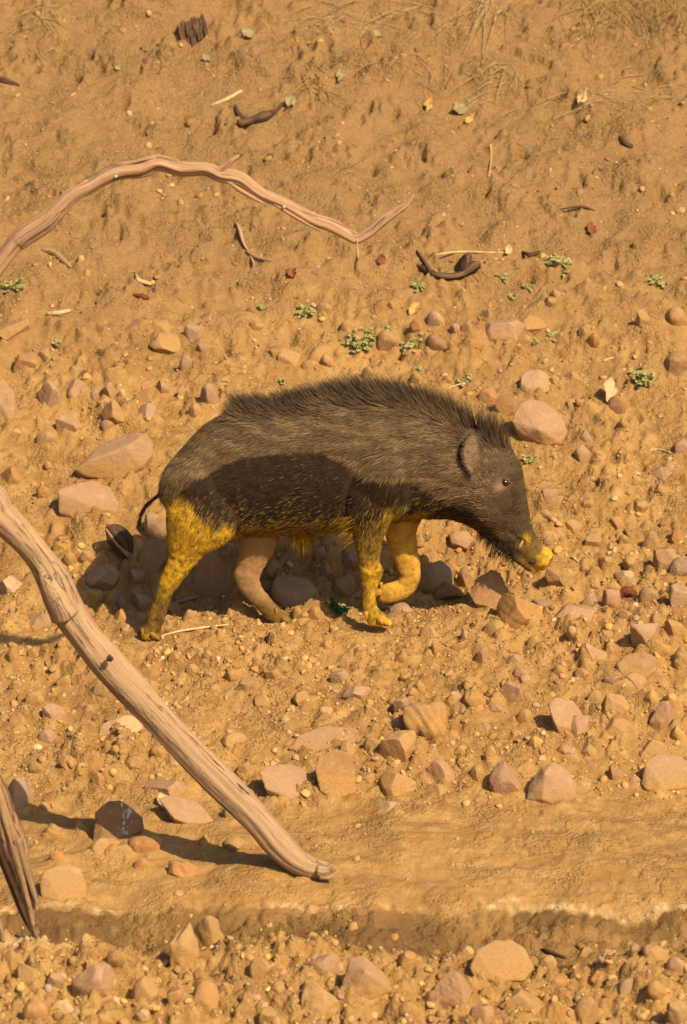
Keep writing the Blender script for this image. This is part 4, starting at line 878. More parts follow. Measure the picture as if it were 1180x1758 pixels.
tuft(845, 16, 30, 95, 'sparse dry grass stalks at the top right of centre', 0.7, 1.0, M_STRAW2, 0.05)
tuft(620, 24, 55, 62, 'tangle of dry straw along the top edge at centre', 2.2, 0.7, M_STRAW2, 0.14)
tuft(690, 100, 40, 42, 'wispy dry straw below the top centre tangle', 1.2, 0.8, M_STRAW, 0.10)
tuft(840, 135, 40, 46, 'small straw tuft on the bank below the sparse stalks', 1.6, 0.8, M_STRAW2, 0.05)
tuft(545, 140, 40, 50, 'straw wisps around the long blue green leaf', 1.8, 0.7, M_STRAW, 0.03)
tuft(70, 30, 34, 40, 'dry straw wisps in the top left corner', 1.6, 0.7, M_STRAW2, 0.05)
tuft(1010, 160, 22, 40, 'thin dry stems around the pale leaf scrap high right', 2.0, 0.7, M_STRAW2, 0.08)
tuft(1120, 150, 18, 40, 'thin dry stems high on the right bank', 2.0, 0.6, M_STRAW2, 0.08)
V = []; F = []; r = random.Random(3)
for k in range(800):
    px, py = r.uniform(-20, 1200), 520 * r.random() ** 1.5 + 5
    g = hit(px, py); a = r.uniform(0, 6.28); d = Vector((math.cos(a), math.sin(a), 0)); nn = gnormal(g.x, g.y, 0.03); d = (d - nn * d.dot(nn))
    blade(V, F, (g.x, g.y, g.z + 0.003), d + nn * 0.12, r.uniform(0.012, 0.06), 0.0012 * r.uniform(0.6, 1.4), r, 0.12)
def dens_bits(X, Y):
    rub, fore, mid, top = zones(X, Y); return np.clip((top + 0.5 * mid) * smooth(-0.1, 0.4, fbm(X / 0.4, Y / 0.4, 107, 3)) * 0.5 + 0.02 * rub, 0, 1)
scatter('bark_and_shade_bits', 420, 1, 0.002, 0.008, dens_bits, [(0.10, 0.055, 0.03), (0.16, 0.09, 0.045), (0.07, 0.04, 0.025), (0.5, 0.35, 0.18)], 'dark scraps of bark, also standing in for crevice shade on the upper bank', 'bark', sink=0.3, rs=9)  # dark specks imitate shaded crevices besides real bark litter
tag(mesh_obj('straw_litter', V, F, M_STRAW), 'scattered bits of dry straw lying on the upper bank', 'straw', kind='stuff')

# ------------------------------------------------------------------ the wild boar
def loft(rings, Yc, nang=28, expo=2.2, closed=True):
    """rings: ((px, py), (px, py), half depth): two opposite edge points as traced, and the half thickness across"""
    V = []; F = []; th = np.linspace(0, 2 * np.pi, nang, endpoint=False)
    cs = np.sign(np.cos(th)) * np.abs(np.cos(th)) ** (2 / expo); sn = np.sign(np.sin(th)) * np.abs(np.sin(th)) ** (2 / expo)
    arr = []
    for i, q in enumerate(rings):
        a, b, w = q[:3]; y = Yc if len(q) < 4 else q[3]
        pa, pb = at(*a, y), at(*b, y); arr.append([*pa, *pb, w])
    arr = catmull(arr, 4)
    for q in arr:
        pa, pb = q[:3], q[3:6]; c = (pa + pb) / 2; h = (pa - pb) / 2
        for k in range(nang): V.append(c + h * cs[k] + np.array([0, q[6] * sn[k], 0]))
    n = len(arr)
    for i in range(n - 1):
        for j in range(nang): F.append((i * nang + j, i * nang + (j + 1) % nang, (i + 1) * nang + (j + 1) % nang, (i + 1) * nang + j))
    F.append(tuple(range(nang))[::-1]); F.append(tuple((n - 1) * nang + j for j in range(nang)))
    return V, F
def ellipsoid(px, py, Y, rx, ry, rz, ang=0):
    c = at(px, py, Y); v, f = ICO[3]; v = v * np.array([rx, ry, rz]); ca, sa = math.cos(ang), math.sin(ang)
    v = np.stack([v[:, 0] * ca - v[:, 2] * sa, v[:, 1], v[:, 0] * sa + v[:, 2] * ca], 1)
    return list(v + np.array(c)), [tuple(q) for q in f]
BODY = [((281, 836), (287, 872), .030), ((292, 801), (302, 900), .085), ((318, 767), (332, 922), .122), ((358, 728), (370, 924), .138), ((410, 706), (415, 922), .148), ((470, 698), (470, 918), .156),
        ((530, 690), (530, 914), .160), ((590, 682), (590, 910), .158), ((645, 678), (640, 902), .152), ((700, 686), (685, 893), .144), ((745, 700), (727, 888), .140), ((785, 718), (764, 888), .126),
        ((825, 742), (790, 894), .112), ((861, 760), (810, 905), .104), ((889, 787), (827, 918), .096), ((898, 817), (843, 932), .082), ((903, 849), (860, 945), .066), ((908, 878), (878, 956), .054),
        ((913, 903), (897, 963), .044), ((924, 925), (909, 970), .039), ((934, 939), (918, 974), .036), ((941, 947), (927, 976), .035)]
HN = [((310, 800), (400, 800), .03), ((291, 850), (414, 862), .052), ((286, 890), (408, 906), .064), ((288, 925), (386, 932), .055), ((287, 950), (357, 951), .045), ((281, 972), (335, 973), .036), ((272, 995), (312, 1002), .029),
      ((266, 1018), (297, 1023), .024), ((258, 1042), (290, 1045), .023), ((249, 1064), (283, 1068), .023), ((241, 1082), (278, 1085), .025), ((238, 1098), (282, 1099), .026)]
HF = [((395, 870), (492, 880), .05), ((410, 915), (478, 925), .044), ((411, 945), (470, 950), .037), ((406, 968), (457, 972), .030), ((400, 986), (447, 992), .026), ((408, 1008), (449, 1002), .022), ((422, 1026), (459, 1018), .020),
      ((440, 1046), (473, 1034), .020), ((456, 1062), (489, 1050), .021), ((471, 1076), (506, 1064), .022)]
FN = [((588, 790), (700, 800), .045), ((590, 850), (690, 850), .058), ((593, 885), (674, 888), .054), ((601, 915), (664, 918), .045), ((608, 945), (657, 948), .036), ((613, 968), (655, 970), .030), ((616, 985), (659, 986), .029),
      ((620, 1003), (653, 1004), .023), ((620, 1025), (648, 1025), .020), ((620, 1043), (651, 1043), .021), ((623, 1057), (664, 1056), .024), ((630, 1074), (682, 1073), .026)]
FF_ = [((650, 870), (728, 880), .045), ((660, 915), (715, 915), .038), ((668, 942), (719, 942), .034), ((676, 965), (723, 968), .031), ((685, 984), (723, 996), .029), ((683, 994), (708, 1021), .027), ((671, 999), (683, 1033), .025),
       ((658, 1002), (661, 1036), .023), ((652, 1006), (648, 1032), .018)]
YN, YF, YH = -0.10, 0.09, 0.03
def slim(rings, k0, f, fw):
    out = []
    for i, (a, b, w) in enumerate(rings):
        if i < k0: out.append((a, b, w)); continue
        cx, cy = (a[0] + b[0]) / 2, (a[1] + b[1]) / 2
        out.append(((cx + (a[0] - cx) * f, cy + (a[1] - cy) * f), (cx + (b[0] - cx) * f, cy + (b[1] - cy) * f), w * fw))
    return out
HN, HF, FN, FF_ = slim(HN, 4, 0.90, 0.9), slim(HF, 3, 0.95, 0.9), slim(FN, 3, 0.86, 0.85), slim(FF_, 2, 0.95, 0.9)
parts = [loft(BODY, 0.0, 40, 2.02), loft(HN, YN), loft(HF, YH), loft(FN, YN), loft(FF_, YF),
         loft([(a, b, w) for a, b, w in HN[:4]], 0.06), loft(FN[:3], 0.06),
         ellipsoid(655, 812, -0.085, 0.125, 0.085, 0.16, 0.15), ellipsoid(655, 812, 0.085, 0.125, 0.085, 0.16, 0.15),
         ellipsoid(345, 840, -0.075, 0.13, 0.075, 0.13, 0.5), ellipsoid(345, 840, 0.075, 0.13, 0.075, 0.13, 0.5),
         ellipsoid(835, 872, -0.055, 0.085, 0.045, 0.06, -0.75), ellipsoid(835, 872, 0.055, 0.085, 0.045, 0.06, -0.75),     # jowls
         ellipsoid(872, 812, -0.055, 0.040, 0.026, 0.022, -1.0), ellipsoid(872, 812, 0.055, 0.040, 0.026, 0.022, -1.0),     # brows
         ellipsoid(898, 934, -0.030, 0.030, 0.016, 0.020, -0.9), ellipsoid(898, 934, 0.030, 0.030, 0.016, 0.020, -0.9),     # lip over the tusk
         ellipsoid(649, 978, YN - 0.012, 0.018, 0.018, 0.022, 0),                                                           # knee callus
         loft([((929, 931), (914, 970), .037), ((942, 942), (925, 977), .041), ((950, 950), (934, 979), .039)], 0.0, 24, 2.4),  # snout disc
         loft([((886, 940), (876, 955), .036), ((904, 958), (895, 972), .031), ((917, 970), (910, 981), .024), ((925, 978), (919, 986), .016)], 0.0, 20, 2.2),  # lower jaw
         ellipsoid(520, 920, 0, 0.045, 0.03, 0.022, -0.1)]
V = []; F = []
for v, f in parts:
    b = len(V); V += [tuple(q) for q in v]; F += [tuple(b + i for i in q) for q in f]
tmp = mesh_obj('tmp_boar', V, F, None)
md = tmp.modifiers.new('r', 'REMESH'); md.mode = 'VOXEL'; md.voxel_size = 0.0062
md = tmp.modifiers.new('s', 'SMOOTH'); md.factor = 0.5; md.iterations = 7
dg = bpy.context.evaluated_depsgraph_get(); me = bpy.data.meshes.new_from_object(tmp.evaluated_get(dg)); me.name = 'body'
bpy.data.objects.remove(tmp)
boar_base = Vector((-0.05, 0.0, float(gz(-0.05, 0.0))))
boar = empty('wild_boar', boar_base)
tag(boar, 'bristly dark brown wild boar walking right, legs and snout caked in yellow mud', 'wild boar')
nv = len(me.vertices); co = np.empty(nv * 3, np.float32); me.vertices.foreach_get('co', co); co = co.reshape(-1, 3).astype(float)
nr = np.empty(nv * 3, np.float32); me.vertices.foreach_get('normal', nr); nr = nr.reshape(-1, 3).astype(float)

def vn(P, f, seed=0):   # cheap 3-d variation on the hide
    return gnoise(P[:, 0] * f + P[:, 1] * f * 0.7, P[:, 2] * f - P[:, 1] * f * 0.6, seed)
def bits(c, *a): return [np.array(c[i]) for i in a]
def coat(P):
    """mud cover 0..1, wetness 0..1, plus leg masks, at points of the boar"""
    u, v = proj(P); y = P[:, 1]
    j = 14 * vn(P, 16, 3) + 7 * vn(P, 45, 4)
    far = y > 0.045
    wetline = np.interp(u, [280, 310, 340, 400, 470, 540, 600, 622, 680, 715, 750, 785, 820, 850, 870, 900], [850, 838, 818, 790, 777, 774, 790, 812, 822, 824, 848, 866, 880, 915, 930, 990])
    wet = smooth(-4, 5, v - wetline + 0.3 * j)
    hind = smooth(0, 16, v + 12 + j - np.interp(u, [270, 285, 330, 350, 400, 420, 470], [846, 850, 872, 902, 908, 925, 960])) * (u < 470)
    hind = hind * (1 - 0.80 * smooth(975, 1045, v + 1.6 * j))
    hind = np.maximum(hind, 0.6 * smooth(1080, 1092, v + 0.4 * j) * (u < 262))
    belly = 0.45 * smooth(885, 922, v + 1.3 * j) * (u > 420) * (u < 610)
    front = (u > 585) * (u < 760) * (0.32 * smooth(875, 915, v + 2 * j) + 0.62 * smooth(955, 985, v + 0.5 * j))
    front = front * (1 - 0.45 * smooth(1015, 1045, v + j) * (1 - smooth(1052, 1062, v)))
    front = np.maximum(front, 0.6 * smooth(862, 885, v + 1.5 * j) * (u > 660) * (u < 740))
    snout = 0.16 * smooth(-4, 14, (u - 898) * 0.7 + (v - 925) * 0.7 + j * 1.6) + 0.85 * smooth(0, 8, (u - 927) * 0.85 + (v - 950) * 0.42 + j * 0.6) + 0.7 * np.exp(-((u - 905) / 7) ** 2 - ((v - 925) / 9) ** 2)
    mud = np.clip(np.maximum.reduce([hind, belly, front, snout * 1.0]), 0, 1)
    mud = np.clip(mud * (0.86 + 0.7 * vn(P, 48, 21) + 0.55 * vn(P, 120, 22)), 0, 1)
    farf = far & (v > 895) & (u > 630) & (u < 760)
    farh = (y > -0.035) & (v > 921) & (u > 402) & (u < 520) & ~((v < 938) & (u > 478))
    mud = np.where(farf, 1.0, mud); mud = np.where(farh, 0.0, mud); wet = np.where(farh, 0, wet)
    return u, v, mud, wet, farf, farh
MUD, MUD_P, DRY, WET, TANLEG = np.array((0.62, 0.355, 0.020)), np.array((0.62, 0.35, 0.05)), np.array((0.105, 0.066, 0.036)), np.array((0.040, 0.022, 0.010)), np.array((0.35, 0.205, 0.085))
def hide_color(P):
    u, v, mud, wet, farf, farh = coat(P)
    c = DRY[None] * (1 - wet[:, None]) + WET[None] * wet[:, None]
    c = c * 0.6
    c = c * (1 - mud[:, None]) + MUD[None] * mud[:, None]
    c[farf] = MUD_P[None] * (0.88 + 0.25 * vn(P[farf], 24, 23) + 0.15 * vn(P[farf], 90, 24))[:, None]; c[farh] = TANLEG * (1 + 0.15 * vn(P[farh], 30, 8))[:, None]
    lw = smooth(1000, 1050, v)[:, None] * farh[:, None]; c = c * (1 - lw) + np.array((0.17, 0.095, 0.022))[None] * lw
    # bare skin round the eye
    e = np.exp(-(((u - 858) + (v - 832) * 0.35) / 12) ** 2 - ((v - 836) / 11) ** 2) * (P[:, 1] < 0.2)
    c = c * (1 - 0.85 * e[:, None]) + np.array((0.27, 0.165, 0.105))[None] * 0.85 * e[:, None]
    return c
# small folds and mud texture in the relief
u_, v_, mud_, wet_, _, _ = coat(co)
co += nr * (0.0016 * vn(co, 70, 5) + 0.0022 * vn(co, 28, 6) + 0.0016 * mud_ * vn(co, 120, 7))[:, None]
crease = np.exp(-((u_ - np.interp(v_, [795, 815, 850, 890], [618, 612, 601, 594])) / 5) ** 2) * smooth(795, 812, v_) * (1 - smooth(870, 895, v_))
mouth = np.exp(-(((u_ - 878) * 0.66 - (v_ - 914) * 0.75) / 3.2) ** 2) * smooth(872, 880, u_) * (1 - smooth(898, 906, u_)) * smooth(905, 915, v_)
co -= nr * (0.014 * crease + 0.008 * mouth)[:, None]
me.vertices.foreach_set('co', co.astype(np.float32).ravel()); me.update()
me.polygons.foreach_set('use_smooth', [True] * len(me.polygons)); me.materials.clear(); me.materials.append(M_HIDE)
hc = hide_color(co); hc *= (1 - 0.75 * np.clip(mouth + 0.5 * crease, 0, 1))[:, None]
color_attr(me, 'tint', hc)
body = bpy.data.objects.new('body', me); COL.objects.link(body); adopt(boar, body)
bvh = BVHTree.FromPolygons([tuple(c) for c in co], [tuple(p.vertices) for p in me.polygons])
def on_boar(px, py):
    l, n, i, d = bvh.ray_cast(CAM, ray(px, py).normalized()); return l, n

# fur: tapering bristles
me.calc_loop_triangles(); nt = len(me.loop_triangles); tri = np.empty(nt * 3, np.int32); me.loop_triangles.foreach_get('vertices', tri); tri = tri.reshape(-1, 3)
FLOW = np.array([(925, 945, -.5, .8), (895, 860, -.35, .9), (870, 900, -.6, .6), (840, 870, -.85, .35), (880, 790, -.35, .9), (850, 760, -.7, .6), (790, 780, -.97, -.1), (690, 760, -1, -.15), (560, 760, -1, -.05), (430, 740, -.97, -.2),
                 (340, 770, -.75, -.6), (300, 820, -.45, -.9), (500, 880, -1, -.12), (400, 860, -.95, -.3), (590, 830, -.9, -.3), (650, 850, -.35, -.9), (640, 920, -.1, -1), (640, 1000, 0, -1), (330, 900, -.35, -.9), (300, 960, -.1, -1), (265, 1050, -.3, -.95), (830, 915, -.8, -.3), (730, 870, -.9, -.3)])
def flow(u, v):
    d2 = (u[:, None] - FLOW[None, :, 0]) ** 2 + (v[:, None] - FLOW[None, :, 1]) ** 2; w = 1 / (d2 + 150) ** 1.5
    dx = (w * FLOW[None, :, 2]).sum(1) / w.sum(1); dz = (w * FLOW[None, :, 3]).sum(1) / w.sum(1)
    return dx, dz
def strands(P, N, D, Lh, Wh, col_root, col_tip, droop, name, curve=None):
    n = len(P); ref = N * 0.8 + np.array([0, -0.35, 0.1])[None] * np.where(P[:, 1:2] > 0.06, -1, 1)
    side = np.cross(D, ref); side /= np.maximum(np.linalg.norm(side, axis=1), 1e-6)[:, None]
    rr = rng.normal(0, 0.35, (n, 1)); side = side * np.cos(rr) + np.cross(D, side) * np.sin(rr)
    t1, t2 = 0.5, 1.0
    bend = droop[:, None] if curve is None else curve
    p1 = P + D * (Lh * t1)[:, None] + bend * (Lh * t1 * t1)[:, None] * np.array([0, 0, -1.0]) if curve is None else P + D * (Lh * t1)[:, None] + curve * (Lh * t1 * t1)[:, None]
    p2 = P + D * (Lh * t2)[:, None] + bend * (Lh * t2 * t2)[:, None] * np.array([0, 0, -1.0]) if curve is None else P + D * (Lh * t2)[:, None] + curve * (Lh * t2 * t2)[:, None]
    w = side * Wh[:, None]; P0 = P - N * 0.001
    VV = np.stack([P0 - w, P0 + w, p1 - w * .75, p1 + w * .75, p2], 1).reshape(-1, 3)
    b = np.arange(n) * 5
    loops = np.stack([b, b + 1, b + 3, b + 2, b + 2, b + 3, b + 4], 1).ravel(); starts = np.stack([np.arange(n) * 7, np.arange(n) * 7 + 4], 1).ravel()
    mid = (col_root + col_tip) / 2
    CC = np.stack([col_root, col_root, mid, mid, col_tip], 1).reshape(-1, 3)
    o = big_mesh(name, VV, loops, starts, M_FUR); color_attr(o.data, 'tint', CC); adopt(boar, o); o['kind'] = 'stuff'
    return o
def sample(n):
    A, B, C = co[tri[:, 0]], co[tri[:, 1]], co[tri[:, 2]]; ar = np.linalg.norm(np.cross(B - A, C - A), axis=1)
    k = rng.choice(nt, n, p=ar / ar.sum()); r1, r2 = rng.uniform(0, 1, (2, n)); m = r1 + r2 > 1; r1[m], r2[m] = 1 - r1[m], 1 - r2[m]
    P = A[k] + (B - A)[k] * r1[:, None] + (C - A)[k] * r2[:, None]
    N = nr[tri[k, 0]] * (1 - r1 - r2)[:, None] + nr[tri[k, 1]] * r1[:, None] + nr[tri[k, 2]] * r2[:, None]
    return P, N / np.linalg.norm(N, axis=1)[:, None]
NS = 125000
P, N = sample(NS); u, v, mud, wet, farf, farh = coat(P)
crest = smooth(0.55, 0.85, N[:, 2]) * smooth(390, 420, u) * (1 - smooth(895, 915, u)) * (v < 815) * (1 - smooth(0.03, 0.10, np.abs(P[:, 1])))
mane = crest * np.interp(u, [390, 410, 480, 560, 620, 760, 840, 900], [1.1, .9, .5, .85, 1.05, 1.1, 1.2, 1.1])
dx, dz = flow(u, v)
cl = vn(P, 38, 11); dz = dz + 0.30 * cl + rng.normal(0, 0.10, NS); dx = dx + rng.normal(0, 0.08, NS)
D = np.stack([dx, rng.normal(0, 0.12, NS), dz], 1)
D -= N * (D * N).sum(1)[:, None]; D /= np.maximum(np.linalg.norm(D, axis=1), 1e-6)[:, None]
head = smooth(820, 870, u + (v - 850) * 0.3)
lift = 0.13 + 0.14 * rng.uniform(0, 1, NS) + 0.12 * head * rng.uniform(0, 1, NS)
D = D + N * lift[:, None]
updir = np.stack([np.interp(u, [390, 420, 600, 780, 860, 890, 905], [-.25, -.75, -.7, -.35, 0.05, .55, .9]), rng.normal(0, .18, NS), np.full(NS, 0.9)], 1)
D = D * (1 - crest[:, None]) + updir * crest[:, None] * 1.0
D /= np.linalg.norm(D, axis=1)[:, None]
leg = smooth(925, 950, v)
Lh = 0.033 * (1 - head * 0.52) * (1 - 0.70 * leg) * (1 - 0.45 * np.clip(mud, 0, 1) * (1 - leg)) * (1 - 0.35 * wet)
Lh = Lh + mane * 0.050; Lh *= rng.uniform(0.6, 1.25, NS)
keep = ~((v > 1062) & (u > 400)) & ~(v > 1085) & (rng.uniform(0, 1, NS) > 0.25 * mud * (v < 985)) & (rng.uniform(0, 1, NS) > 0.95 * smooth(928, 942, u))
ear_d = np.hypot((u - 813) / 17, (v - 768) / 32); keep &= ~((ear_d < 1) & (P[:, 1] < 0.02)); Lh *= np.where((u > 800) & (u < 880) & (v > 720), 0.6, 1.0) * (1 - crest) + crest
eye_d = np.hypot(u - 862, v - 830); keep &= ~((eye_d < 13) & (P[:, 1] < 0))
g = rng.uniform(0, 1, NS) ** 1.5
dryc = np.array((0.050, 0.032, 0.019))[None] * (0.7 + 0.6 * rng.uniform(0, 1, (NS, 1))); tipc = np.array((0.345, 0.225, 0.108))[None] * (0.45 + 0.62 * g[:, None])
streak = smooth(-0.35, 0.45, gnoise(P[:, 0] * 9, P[:, 2] * 42 + P[:, 0] * 5, 12) + 0.5 * gnoise(P[:, 0] * 25, P[:, 2] * 110, 13))[:, None]; tipc = tipc * (0.6 + 0.55 * streak)
tipc = tipc * (1 - 0.80 * crest[:, None]) + np.array((0.040, 0.027, 0.020))[None] * 0.80 * crest[:, None]
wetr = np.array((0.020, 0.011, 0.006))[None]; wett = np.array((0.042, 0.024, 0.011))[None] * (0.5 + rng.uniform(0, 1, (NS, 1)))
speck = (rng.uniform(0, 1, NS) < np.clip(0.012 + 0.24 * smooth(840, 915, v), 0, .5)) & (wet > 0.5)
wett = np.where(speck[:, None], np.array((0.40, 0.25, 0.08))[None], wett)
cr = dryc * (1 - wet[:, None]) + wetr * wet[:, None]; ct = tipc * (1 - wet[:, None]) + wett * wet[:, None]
mm = np.clip(mud + rng.normal(0, 0.16, NS), 0, 1)[:, None] * (mud[:, None] > 0.03)
cr = cr * (1 - mm) + MUD[None] * 0.30 * mm; ct = ct * (1 - mm) + MUD[None] * rng.uniform(0.65, 1.15, (NS, 1)) * mm
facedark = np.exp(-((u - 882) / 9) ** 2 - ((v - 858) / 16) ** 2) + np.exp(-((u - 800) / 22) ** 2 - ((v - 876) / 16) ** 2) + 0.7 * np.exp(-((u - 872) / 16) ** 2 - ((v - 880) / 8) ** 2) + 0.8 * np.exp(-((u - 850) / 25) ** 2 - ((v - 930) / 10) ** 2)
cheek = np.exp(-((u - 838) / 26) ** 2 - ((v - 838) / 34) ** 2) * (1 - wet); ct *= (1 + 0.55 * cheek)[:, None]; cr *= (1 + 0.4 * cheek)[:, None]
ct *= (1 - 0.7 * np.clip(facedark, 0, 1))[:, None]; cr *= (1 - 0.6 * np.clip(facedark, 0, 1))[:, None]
fl = farf | farh; fcol = hide_color(P); cr[fl] = fcol[fl] * 0.75; ct[fl] = fcol[fl] * rng.uniform(0.8, 1.25, (int(fl.sum()), 1)); Lh[fl] = rng.uniform(0.004, 0.008, int(fl.sum()))
Wh = np.full(NS, 0.00075) * (1 + 0.35 * (1 - head) * (1 - leg))
k = keep
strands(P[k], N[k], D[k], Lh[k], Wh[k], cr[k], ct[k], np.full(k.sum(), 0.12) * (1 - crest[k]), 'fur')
def fringe(name, rect, n, dirs, L0, L1, colr, colt, ymin=-0.3, ymax=0.3, spread=0.2):
    P, N = sample(160000); u, v = proj(P); m = (u > rect[0]) & (u < rect[2]) & (v > rect[1]) & (v < rect[3]) & (P[:, 1] > ymin) & (P[:, 1] < ymax); P, N = P[m][:n], N[m][:n]; n = len(P)
    D = np.array(dirs, float)[None] + rng.normal(0, spread, (n, 3)); D /= np.linalg.norm(D, axis=1)[:, None]
    f = rng.uniform(0.5, 1.15, (n, 1))
    strands(P, N, D, rng.uniform(L0, L1, n), np.full(n, 0.0009), np.array(colr)[None] * f, np.array(colt)[None] * f, np.full(n, 0.25), name)
fringe('belly_tuft', (496, 912, 542, 940), 170, (-0.1, 0, -1), 0.015, 0.048, MUD * 0.3, MUD * 0.75, -0.06, 0.06)
fringe('elbow_fringe', (588, 885, 612, 935), 130, (-0.95, -0.05, -0.25), 0.02, 0.07, MUD * 0.2, MUD * 0.65, -0.3, -0.05, 0.18)
fringe('chin_beard', (822, 912, 885, 960), 420, (-0.35, 0, -1), 0.012, 0.04, (0.02, 0.013, 0.008), (0.07, 0.045, 0.025), -0.06, 0.06, 0.3)
fringe('rump_hair', (276, 790, 306, 860), 260, (-0.45, 0, -0.85), 0.015, 0.04, (0.025, 0.016, 0.010), (0.05, 0.033, 0.020), -0.2, 0.2, 0.15)

# ears
def ear(side):
    y0 = on_boar(818, 772)[0].y; s = -1 if side < 0 else 1
    V = []; F = []; n, m = 15, 11
    for lay in (0, 1):
        for i in range(n):
            t = i / (n - 1); py = 733 + 66 * t; half = 17.5 * math.sin(math.pi * (0.05 + 0.90 * t)) ** 0.65
            for j in range(m):
                q = j / (m - 1) * 2 - 1; px = 808 + 7 * t + half * q
                out = 0.044 * (1 - q) / 2 + 0.012 - 0.012 * (1 - q * q) + 0.010 * math.sin(math.pi * t)
                p = at(px, py, 0); y = (y0 + 0.008 - out) if side < 0 else -(y0 + 0.008 - out)
                V.append((p.x + (0.002 if lay else 0), y + (0.006 if lay else 0) * -s, p.z))
    for lay in (0, 1):
        for i in range(n - 1):
            for j in range(m - 1):
                a = lay * n * m + i * m + j; f = (a, a + 1, a + m + 1, a + m); F.append(f if lay else f[::-1])
    per = [i * m for i in range(n)] + [(n - 1) * m + j for j in range(1, m)] + [i * m + m - 1 for i in range(n - 2, -1, -1)] + [j for j in range(m - 2, 0, -1)]
    for i in range(len(per)):
        a, b = per[i], per[(i + 1) % len(per)]; F.append((a, b, b + n * m, a + n * m))
    o = mesh_obj('ear', V, F, M_HIDE); md = o.modifiers.new('s', 'SUBSURF'); md.levels = 1; md.render_levels = 2
    C = np.tile(np.array((0.19, 0.125, 0.075)), (len(V), 1)); W_ = np.array(V); uu, vv = proj(W_)
    hole = np.exp(-((uu - 826) / 4) ** 2 - ((vv - 770) / 10) ** 2); C *= (1 - 0.85 * hole)[:, None]
    C[len(V) // 2:] = (0.035, 0.022, 0.014)
    C *= (1 + 0.25 * vn(W_, 90, 9))[:, None]
    color_attr(o.data, 'tint', C); adopt(boar, o)
    return o
e1 = ear(-1); ear(1)
# short hair along the ear's rim
Ve = np.array([x.co[:] for x in e1.data.vertices][:15 * 11]); rim = np.array([i * 11 for i in range(15)] + [i * 11 + 10 for i in range(5)] + list(range(11)))
P = Ve[rng.choice(rim, 500)] + rng.normal(0, 0.002, (500, 3)); D = np.stack([rng.normal(-.3, .4, 500), rng.normal(-.4, .3, 500), rng.normal(-.1, .5, 500)], 1); D /= np.linalg.norm(D, axis=1)[:, None]
strands(P, np.tile([0, -1.0, 0], (500, 1)), D, rng.uniform(.004, .011, 500), np.full(500, .0007), np.tile([.08, .05, .03], (500, 1)), np.tile([.22, .15, .09], (500, 1)), np.full(500, .1), 'ear_hair')
sub(e1, bpy.data.objects['ear_hair'])
ef = Ve[rng.integers(0, 165, 900)] + rng.normal(0, 0.003, (900, 3)) * np.array([1, 0.3, 1]); D = np.stack([rng.normal(-.7, .3, 900), rng.normal(-.35, .15, 900), rng.normal(.1, .4, 900)], 1); D /= np.linalg.norm(D, axis=1)[:, None]
strands(ef, np.tile([0, -1.0, 0], (900, 1)), D, rng.uniform(.005, .011, 900), np.full(900, .0006), np.tile([.07, .045, .027], (900, 1)) * rng.uniform(.6, 1.3, (900, 1)), np.tile([.26, .18, .10], (900, 1)) * rng.uniform(.5, 1.1, (900, 1)), np.full(900, .1), 'inner_ear_hair')
sub(e1, bpy.data.objects['inner_ear_hair'])
# eyes, tusks, nostrils
M_EYE = NT('eye_dark').out((0.03, 0.012, 0.006), 0.12, None, 0.6); M_LID = plain('eyelid_skin', (0.13, 0.078, 0.052), 0.7, 200); M_NOSE = plain('nostril_dark', (0.06, 0.03, 0.012), 0.6); M_TUSK = plain('tusk_ivory', (0.62, 0.45, 0.16), 0.5)
pe, ne = on_boar(868, 828)
for s in (1, -1):
    c = Vector((pe.x, pe.y * s, pe.z))
    v, f = ICO[3]; o = mesh_obj('eye', v * np.array([0.0125, 0.009, 0.0095]), f, M_EYE); o.location = c + Vector((0, -0.001 * s, 0)); o.rotation_euler = (0, 0.5, 0)
    bpy.context.view_layer.update(); adopt(boar, o)
    for nm, dz_, rr_ in (('upper_eyelid', 0.0105, 0.0042), ('lower_eyelid', -0.0105, 0.0032)):
        pts = []
        for t in np.linspace(-1, 1, 7):
            x = 0.015 * t; z = dz_ * (1 - 0.75 * t * t) * 1.0
            pts.append((c.x + x * 0.85 + z * 0.45, c.y - s * 0.004 * (1 - t * t) + s * 0.002, c.z - x * 0.5 + z * 0.85, rr_ * (1 - 0.5 * t * t)))
        l = limb(nm, pts, M_LID, None, 4, 8, 0.1, 71); sub(o, l)
    for q in range(2 if s > 0 else 0):
        pass
pt, ntusk = on_boar(893, 938)
for s in (1, -1):
    pts = [(pt.x - 0.004, pt.y * s + 0.008 * s, pt.z - 0.008, 0.006), (pt.x, pt.y * s - 0.002 * s, pt.z + 0.002, 0.006), (pt.x + 0.006, pt.y * s - 0.007 * s, pt.z + 0.014, 0.004), (pt.x + 0.009, pt.y * s - 0.008 * s, pt.z + 0.022, 0.0012)]
    adopt(boar, limb('tusk', pts, M_TUSK, None, 5, 10, 0.03, 72))
nc = (np.array(at(950, 950, 0)) + np.array(at(934, 979, 0))) / 2 + np.array([0.005, 0, 0.0])
for s in (1, -1):
    v, f = ICO[2]; o = mesh_obj('nostril', v * np.array([0.004, 0.006, 0.009]), f, M_NOSE); o.location = Vector(nc) + Vector((-0.007, 0.014 * s, 0.0)); o.rotation_euler = (0, 0.5, 0)
    bpy.context.view_layer.update(); adopt(boar, o)
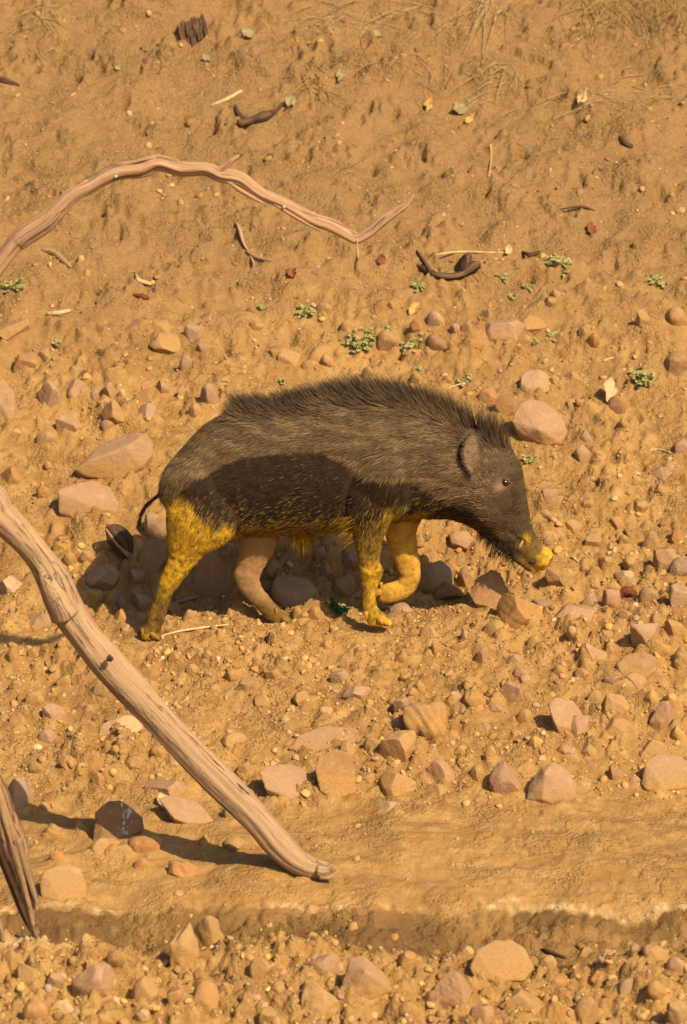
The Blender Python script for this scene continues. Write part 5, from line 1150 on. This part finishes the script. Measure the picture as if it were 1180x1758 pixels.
# hooves: two toes and two dew claws a foot
M_HOOF = plain('muddy_hoof', (0.34, 0.185, 0.035), 0.8, 70, 0.55)
def hull_part(name, pts, mat):
    bm = bmesh.new()
    for p in pts: bm.verts.new(p)
    bmesh.ops.convex_hull(bm, input=bm.verts)
    bmesh.ops.bevel(bm, geom=[e for e in bm.edges], offset=0.0025, segments=2, affect='EDGES', clamp_overlap=True)
    m_ = bpy.data.meshes.new(name); bm.to_mesh(m_); bm.free(); m_.polygons.foreach_set('use_smooth', [True] * len(m_.polygons)); m_.materials.append(mat)
    o = bpy.data.objects.new(name, m_); COL.objects.link(o); adopt(boar, o); return o
def foot(px, py, Y, ax, dew, sz=1.0, mat=None):
    """ax: direction the toes point (x, z)"""
    d = Vector((ax[0], 0, ax[1])).normalized(); u = Vector((-d.z, 0, d.x)) * (1 if d.x > 0 else -1); mat = mat or M_HOOF
    for s in (-1, 1):
        o = Vector(at(px, py, Y + 0.012 * s)); P = []
        for a, h, w in ((-0.016, 0.0, 0.010), (0.010, -0.002, 0.011), (0.030, -0.003, 0.004), (-0.014, 0.026, 0.009), (0.004, 0.024, 0.009), (0.018, 0.012, 0.007)):
            for q in (-1, 1): P.append(o + (d * a + u * h) * sz + Vector((0.0, q * w * sz + 0.002 * s, 0)))
        hull_part('hoof', P, mat)
        p = at(px + dew[0], py + dew[1], Y + 0.017 * s); P = []
        for a, h, w in ((-0.006, 0.014, 0.005), (0.008, 0.014, 0.005), (-0.004, -0.004, 0.004), (0.006, -0.004, 0.004), (-0.001, -0.016, 0.0015), (0.003, -0.016, 0.0015)):
            for q in (-1, 1): P.append(Vector(p) + Vector((a, q * w, h)) * sz)
        hull_part('dew_claw', P, mat)
foot(654, 1071, YN, (1, -0.12), (-26, -14), 1.05, M_MUD)
foot(262, 1095, YN, (1, -0.25), (-18, -10), 0.95)
foot(488, 1068, YH, (1, -0.35), (-14, -18), 0.9)
foot(650, 1022, YF, (-1, -0.15), (4, -16), 0.9, M_MUD)
# tail with its tassel
TL = pxpts([(288, 836, 6), (277, 847, 4), (264, 857, 3), (252, 868, 2.3), (243, 883, 1.8), (239, 898, 1.2)], 0.0)
tail = limb('tail', TL, M_WOOD_D, None, 6, 12, 0.05, 90); adopt(boar, tail)
tail.data.materials.clear(); tail.data.materials.append(plain('tail_skin', (0.07, 0.045, 0.03), 0.8))
n = 260; t = rng.uniform(0.35, 1, n); q = catmull(TL, 20); idx = (t * (len(q) - 1)).astype(int); P = q[idx, :3] + rng.normal(0, .0015, (n, 3))
T = np.gradient(q[:, :3], axis=0); T /= np.linalg.norm(T, axis=1)[:, None]; D = T[idx] + rng.normal(0, 0.16, (n, 3)); D /= np.linalg.norm(D, axis=1)[:, None]
strands(P, np.tile([0, -1.0, 0], (n, 1)), D, rng.uniform(.012, .045, n), np.full(n, .0008), np.tile([.03, .02, .013], (n, 1)), np.tile([.08, .055, .035], (n, 1)), np.full(n, .2), 'tail_tassel')
sub(tail, bpy.data.objects['tail_tassel'])

# bird droppings on the dark rock
for st in STONES:
    if st['px'] == 203 and st['py'] == 1410:
        rk = st['o']; bpy.context.view_layer.update(); mw = rk.matrix_world; bv = BVHTree.FromPolygons([mw @ v.co for v in rk.data.vertices], [tuple(p.vertices) for p in rk.data.polygons])
        rr = random.Random(5)
        for k in range(20):
            px, py = rr.gauss(215, 4.5), rr.gauss(1398, 14); l, n, i, d = bv.ray_cast(CAM, ray(px, py).normalized())
            if l is not None:
                q = rr.uniform(1.2, 3.6) / 530; o = blob('dropping', l, (q * 0.7, q * 1.3, 0.0008), M_DROP, rk, k, n=n)
